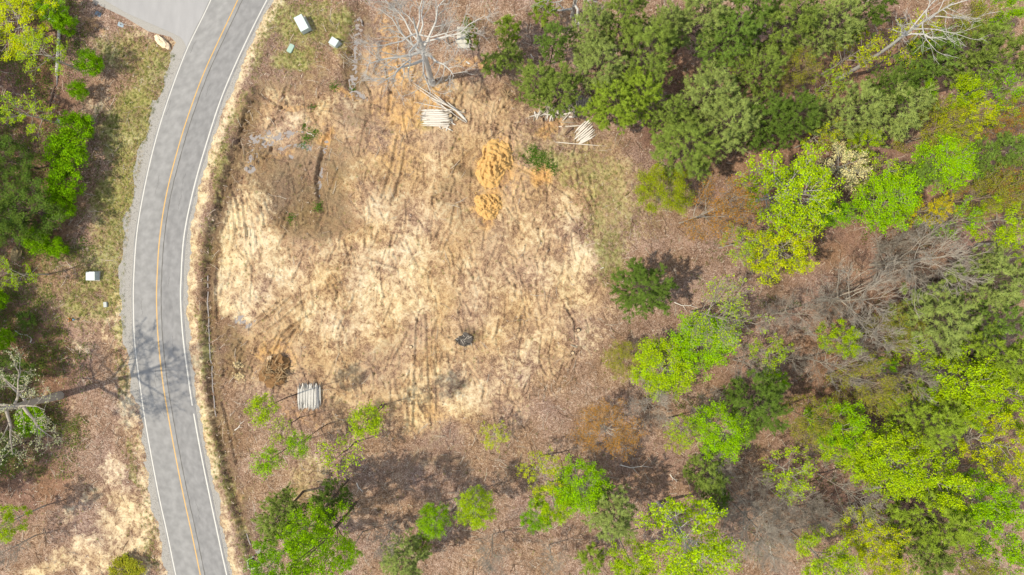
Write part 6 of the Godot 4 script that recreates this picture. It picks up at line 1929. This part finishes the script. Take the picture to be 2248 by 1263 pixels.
func build_earthworks() -> void:
	var sand := mat_noise([base(196, 142, 76), base(232, 182, 108), base(246, 204, 134), base(254, 222, 164)], 0.03, 0.4, 0.95, 4, 101, 3.0)
	mound("sand_mound", "large orange sand mound with ridges near the green weeds", Vector2(-2.25, -16.84), [2.5, 1.7, 2.0, 3.3, 3.6, 3.2, 2.6, 2.2, 3.3, 3.7, 3.5, 2.9], 1.5, sand, 501, 0.0, [[Vector2(0.6, -3.2), Vector2(0.1, -0.6), 0.4], [Vector2(0.1, -0.6), Vector2(-1.6, 1.3), 0.3], [Vector2(-1.3, -2.6), Vector2(-1.5, -0.6), 0.4], [Vector2(-1.5, -0.6), Vector2(-2.4, 0.6), 0.3], [Vector2(2.0, -0.9), Vector2(2.7, 1.2), 0.3]])
	mound("sand_mound", "smaller orange sand mound with a hollow top", Vector2(-3.25, -11.28), [2.0, 1.8, 2.0, 2.1, 1.9, 2.0, 1.8, 2.3, 1.9, 1.6, 1.9, 2.0], 1.15, sand, 502, 0.7)
	var pale_soil := mat_noise([base(226, 190, 130), base(250, 228, 178), base(255, 240, 200)], 0.05, 0.5, 0.95, 4, 103, 4.0)
	mound("sand_heap", "pale sand heap, upper one of the two by the roadside ditch", Vector2(-37.69, 10.66), [0.8, 0.45, 0.5, 0.55, 0.7, 0.5, 0.5, 0.5], 0.25, pale_soil, 503)
	mound("sand_heap", "pale sand heap, lower one of the two by the roadside ditch", Vector2(-37.56, 12.22), [0.9, 0.5, 0.45, 0.5, 0.9, 0.5, 0.5, 0.5], 0.28, pale_soil, 504)
	# uprooted stump: a plate of soil with roots sticking out all round
	var t := thing("uprooted_stump", "uprooted stump with tangled roots beside the neat log stack", "stump", spot(Vector2(-32.38, 11.66)))
	var soil := mat_noise([base(100, 72, 44), base(170, 128, 82), base(206, 164, 112)], 0.05, 0.6, 0.95, 4, 104, 5.0)
	part("root_plate", lump(1.0, 12, 16, 0.5, 505, Vector3(1.7, 0.9, 1.5)), soil, t, Vector3(-0.4, 0.35, 0.4))
	part("root_plate", lump(1.0, 10, 14, 0.5, 506, Vector3(1.3, 0.8, 1.1)), soil, t, Vector3(0.5, 0.3, -1.2))
	var rm := bark(base(176, 144, 104), base(232, 204, 160), 315)
	for k in 52:
		var an := TAU * k / 52.0 + rng.randf_range(-.3, .3)
		var d := Vector3(cos(an), rng.randf_range(0.0, 0.7), sin(an)).normalized()
		var p := Vector3(-0.1, 0.6, -0.1) + Vector3(rng.randf_range(-1.2, 1.2), rng.randf_range(0, .4), rng.randf_range(-1.4, 1.2))
		var l := rng.randf_range(0.7, 2.0)
		var b := Buf.new()
		var m1 := p + d * l * 0.5 + Vector3(rng.randf_range(-.25, .25), rng.randf_range(-.1, .35), rng.randf_range(-.25, .25))
		b.tube([p, m1, p + d * l + Vector3(rng.randf_range(-.3, .3), rng.randf_range(-.3, .1), rng.randf_range(-.3, .3))], [rng.randf_range(0.05, 0.1), 0.05, 0.015], 5, Color.WHITE)
		b.tube([m1, m1 + (d + Vector3(rng.randf_range(-1, 1), rng.randf_range(0, .6), rng.randf_range(-1, 1))).normalized() * l * 0.5], [0.04, 0.012], 4, Color.WHITE)
		part("root", b.mesh(), rm, t)
	# burnt patch
	t = thing("burn_pile", "black burnt patch of ash and charred wood on the lot", "ash pile", spot(Vector2(-6.5, 7.16)))
	part("ash", lump(1.0, 8, 16, 0.5, 507, Vector3(1.0, 0.09, 0.8)), mat_noise([base(70, 66, 64), base(104, 98, 94), base(176, 164, 152)], 0.08, 0.8, 0.95, 4, 105, 4.0), t)
	var char_ := mat_plain(base(58, 54, 52), 0.9)
	var ashwood := mat_plain(base(206, 196, 184), 0.9)
	for k in 26:
		var an := rng.randf() * TAU
		var p := Vector3(rng.randf_range(-1.1, 1.1), 0.1, rng.randf_range(-.8, .9))
		var d := Vector3(cos(an), rng.randf_range(-.1, .2), sin(an)) * rng.randf_range(0.15, 0.4)
		var b := Buf.new()
		b.tube([p - d, p + d], [0.055, 0.04], 6, Color.WHITE, true)
		part("charred_stick", b.mesh(), ashwood if k % 3 == 0 else char_, t)
	# exposed roots right of the tangled pile
	t = thing("root_tangle", "tangle of exposed roots below the young pines", "roots", spot(Vector2(-0.75, -26.47)))
	for k in 15:
		var an := rng.randf() * TAU
		var d := Vector3(cos(an), 0.0, sin(an))
		var l := rng.randf_range(0.4, 1.1)
		var b := Buf.new()
		b.tube([Vector3(0, 0.1, 0), d * l * 0.5 + Vector3(0, rng.randf_range(.1, .4), 0), d * l + Vector3(0, 0.03, 0)], [0.06, 0.045, 0.012], 5, Color.WHITE)
		part("root", b.mesh(), rm, t)
	var cream_rock := mat_noise([base(226, 186, 140, 0.6), base(252, 228, 196, 0.65), base(255, 244, 226, 0.65)], 0.02, 0.5, 0.9, 4, 106, 3.0)
	var moss_rock := mat_noise([base(96, 92, 52), base(168, 148, 108), base(206, 186, 148)], 0.03, 0.5, 0.9, 4, 107, 3.0)
	boulder("long pale cream boulder at the corner of the side road", Vector2(-47.88, -33.53), Vector3(1.3, 0.55, 0.5), -38.0, cream_rock, 601)
	boulder("mossy tan boulder at the left edge among bushes", Vector2(-67.88, -4.66), Vector3(1.0, 0.6, 0.72), 58.0, moss_rock, 602)
	boulder("grey-brown boulder in the upper left woods", Vector2(-66.69, -18.28), Vector3(0.85, 0.5, 0.65), 10.0, moss_rock, 603)
	boulder("small grey rock among shrubs left of the verge thicket", Vector2(-62.31, -22.78), Vector3(0.42, 0.22, 0.3), 20.0, mat_noise([base(150, 152, 154), base(206, 208, 210)], 0.03, 0.8, 0.9, 3, 108), 604)
	boulder("pale rock above the uprooted stump", Vector2(-33.25, 9.66), Vector3(0.36, 0.22, 0.26), 30.0, cream_rock, 605)

func build_small_things() -> void:
	# pale slabs under the small pine
	var m := mat_noise([base(186, 180, 164), base(226, 222, 208), base(246, 244, 236)], 0.02, 0.7, 0.9, 4, 111, 0.8)
	var names := ["topmost of the five pale slabs under the thin small pine", "second from the top of the five pale slabs", "middle one of the five pale slabs under the small pine", "widest of the five pale slabs, second from the bottom", "lowest and whitest of the five pale slabs"]
	var sl := [[Vector2(-7.52, -35.75), Vector2(-5.92, -35.13)], [Vector2(-7.58, -34.98), Vector2(-5.89, -34.59)], [Vector2(-7.55, -34.53), Vector2(-5.89, -34.03)], [Vector2(-7.64, -33.94), Vector2(-5.69, -33.45)], [Vector2(-7.43, -33.41), Vector2(-5.83, -32.78)]]
	for k in 5:
		var c: Vector2 = (sl[k][0] + sl[k][1]) / 2.0
		var s: Vector2 = sl[k][1] - sl[k][0]
		var o := MeshInstance3D.new()
		o.name = numbered("pale_slab")
		var b := Buf.new()
		var x := s.x / 2
		var z := s.y / 2
		b.prism([Vector3(-x, -0.1, -z), Vector3(x, -0.1, -z), Vector3(x, -0.1, z), Vector3(-x, -0.1, z)], [Vector3(-x, 0.24, -z), Vector3(x, 0.24, -z), Vector3(x, 0.24, z), Vector3(-x, 0.24, z)])
		b.prism([Vector3(-x, 0.241, -z), Vector3(x, 0.241, -z), Vector3(x, 0.241, z), Vector3(-x, 0.241, z)], [Vector3(-x + .02, 0.26, -z + .02), Vector3(x - .02, 0.26, -z + .02), Vector3(x - .02, 0.26, z - .02), Vector3(-x + .02, 0.26, z - .02)])
		o.mesh = b.mesh()
		o.set_surface_override_material(0, m)
		add_child(o)
		o.position = spot(c)
		o.rotation.y = rng.randf_range(-.03, .03)
		tag(o, names[k], "slab", "pale slabs")
	# a white offcut near the slabs
	var o := MeshInstance3D.new()
	o.name = numbered("white_board")
	var b := Buf.new()
	b.box(Vector3(-0.27, 0.02, -0.1), Vector3(0.27, 0.1, 0.1))
	o.mesh = b.mesh()
	o.set_surface_override_material(0, mat_plain(base(250, 248, 244), 0.8))
	add_child(o)
	o.position = spot(Vector2(-6.06, -30.78))
	o.rotation.y = deg_to_rad(-30)
	tag(o, "short white board on the litter below the pale slabs", "board")
	# clumps of green weeds on the lot
	var wm := leaf_mat(base(92, 140, 36, 0.55))
	var weeds := [Vector2(1.62, -18.22), Vector2(2.56, -17.47), Vector2(3.19, -18.53), Vector2(3.81, -17.59), Vector2(4.44, -18.09), Vector2(3.5, -16.66), Vector2(5.06, -17.09), Vector2(2.88, -18.84), Vector2(5.69, -16.22), Vector2(-28.38, -22.09), Vector2(-28.06, -20.41), Vector2(-28.69, -19.59), Vector2(-27.44, -24.78), Vector2(-26.5, -11.03), Vector2(-30.25, -9.47), Vector2(-27.12, -21.22), Vector2(-24.31, -27.59), Vector2(-21.81, -27.28)]
	for k in weeds.size():
		var t := thing("weed_clump", "low green weed clump on the dry ground right of the large sand mound" if k < 9 else "small green weed clump growing on the muddy wet ground", "weeds", spot(weeds[k]), rng.randf() * TAU, "weeds by the sand mound" if k < 9 else "weeds on the mud")
		var wb := Buf.new()
		for q in 150:
			var p := Vector3(rng.randfn() * 0.42, rng.randf_range(0.02, 0.2), rng.randfn() * 0.42)
			var nn := Vector3(rng.randf_range(-1, 1), 1.0, rng.randf_range(-1, 1)).normalized()
			var a := nn.cross(Vector3(rng.randf_range(-1, 1), 0.1, rng.randf_range(-1, 1))).normalized() * rng.randf_range(0.05, 0.11)
			var v := rng.randf_range(0.6, 1.0)
			wb.quad(p, a, a.cross(nn), nn, Color(v, v, v))
		part("leaves", wb.mesh(), wm, t)
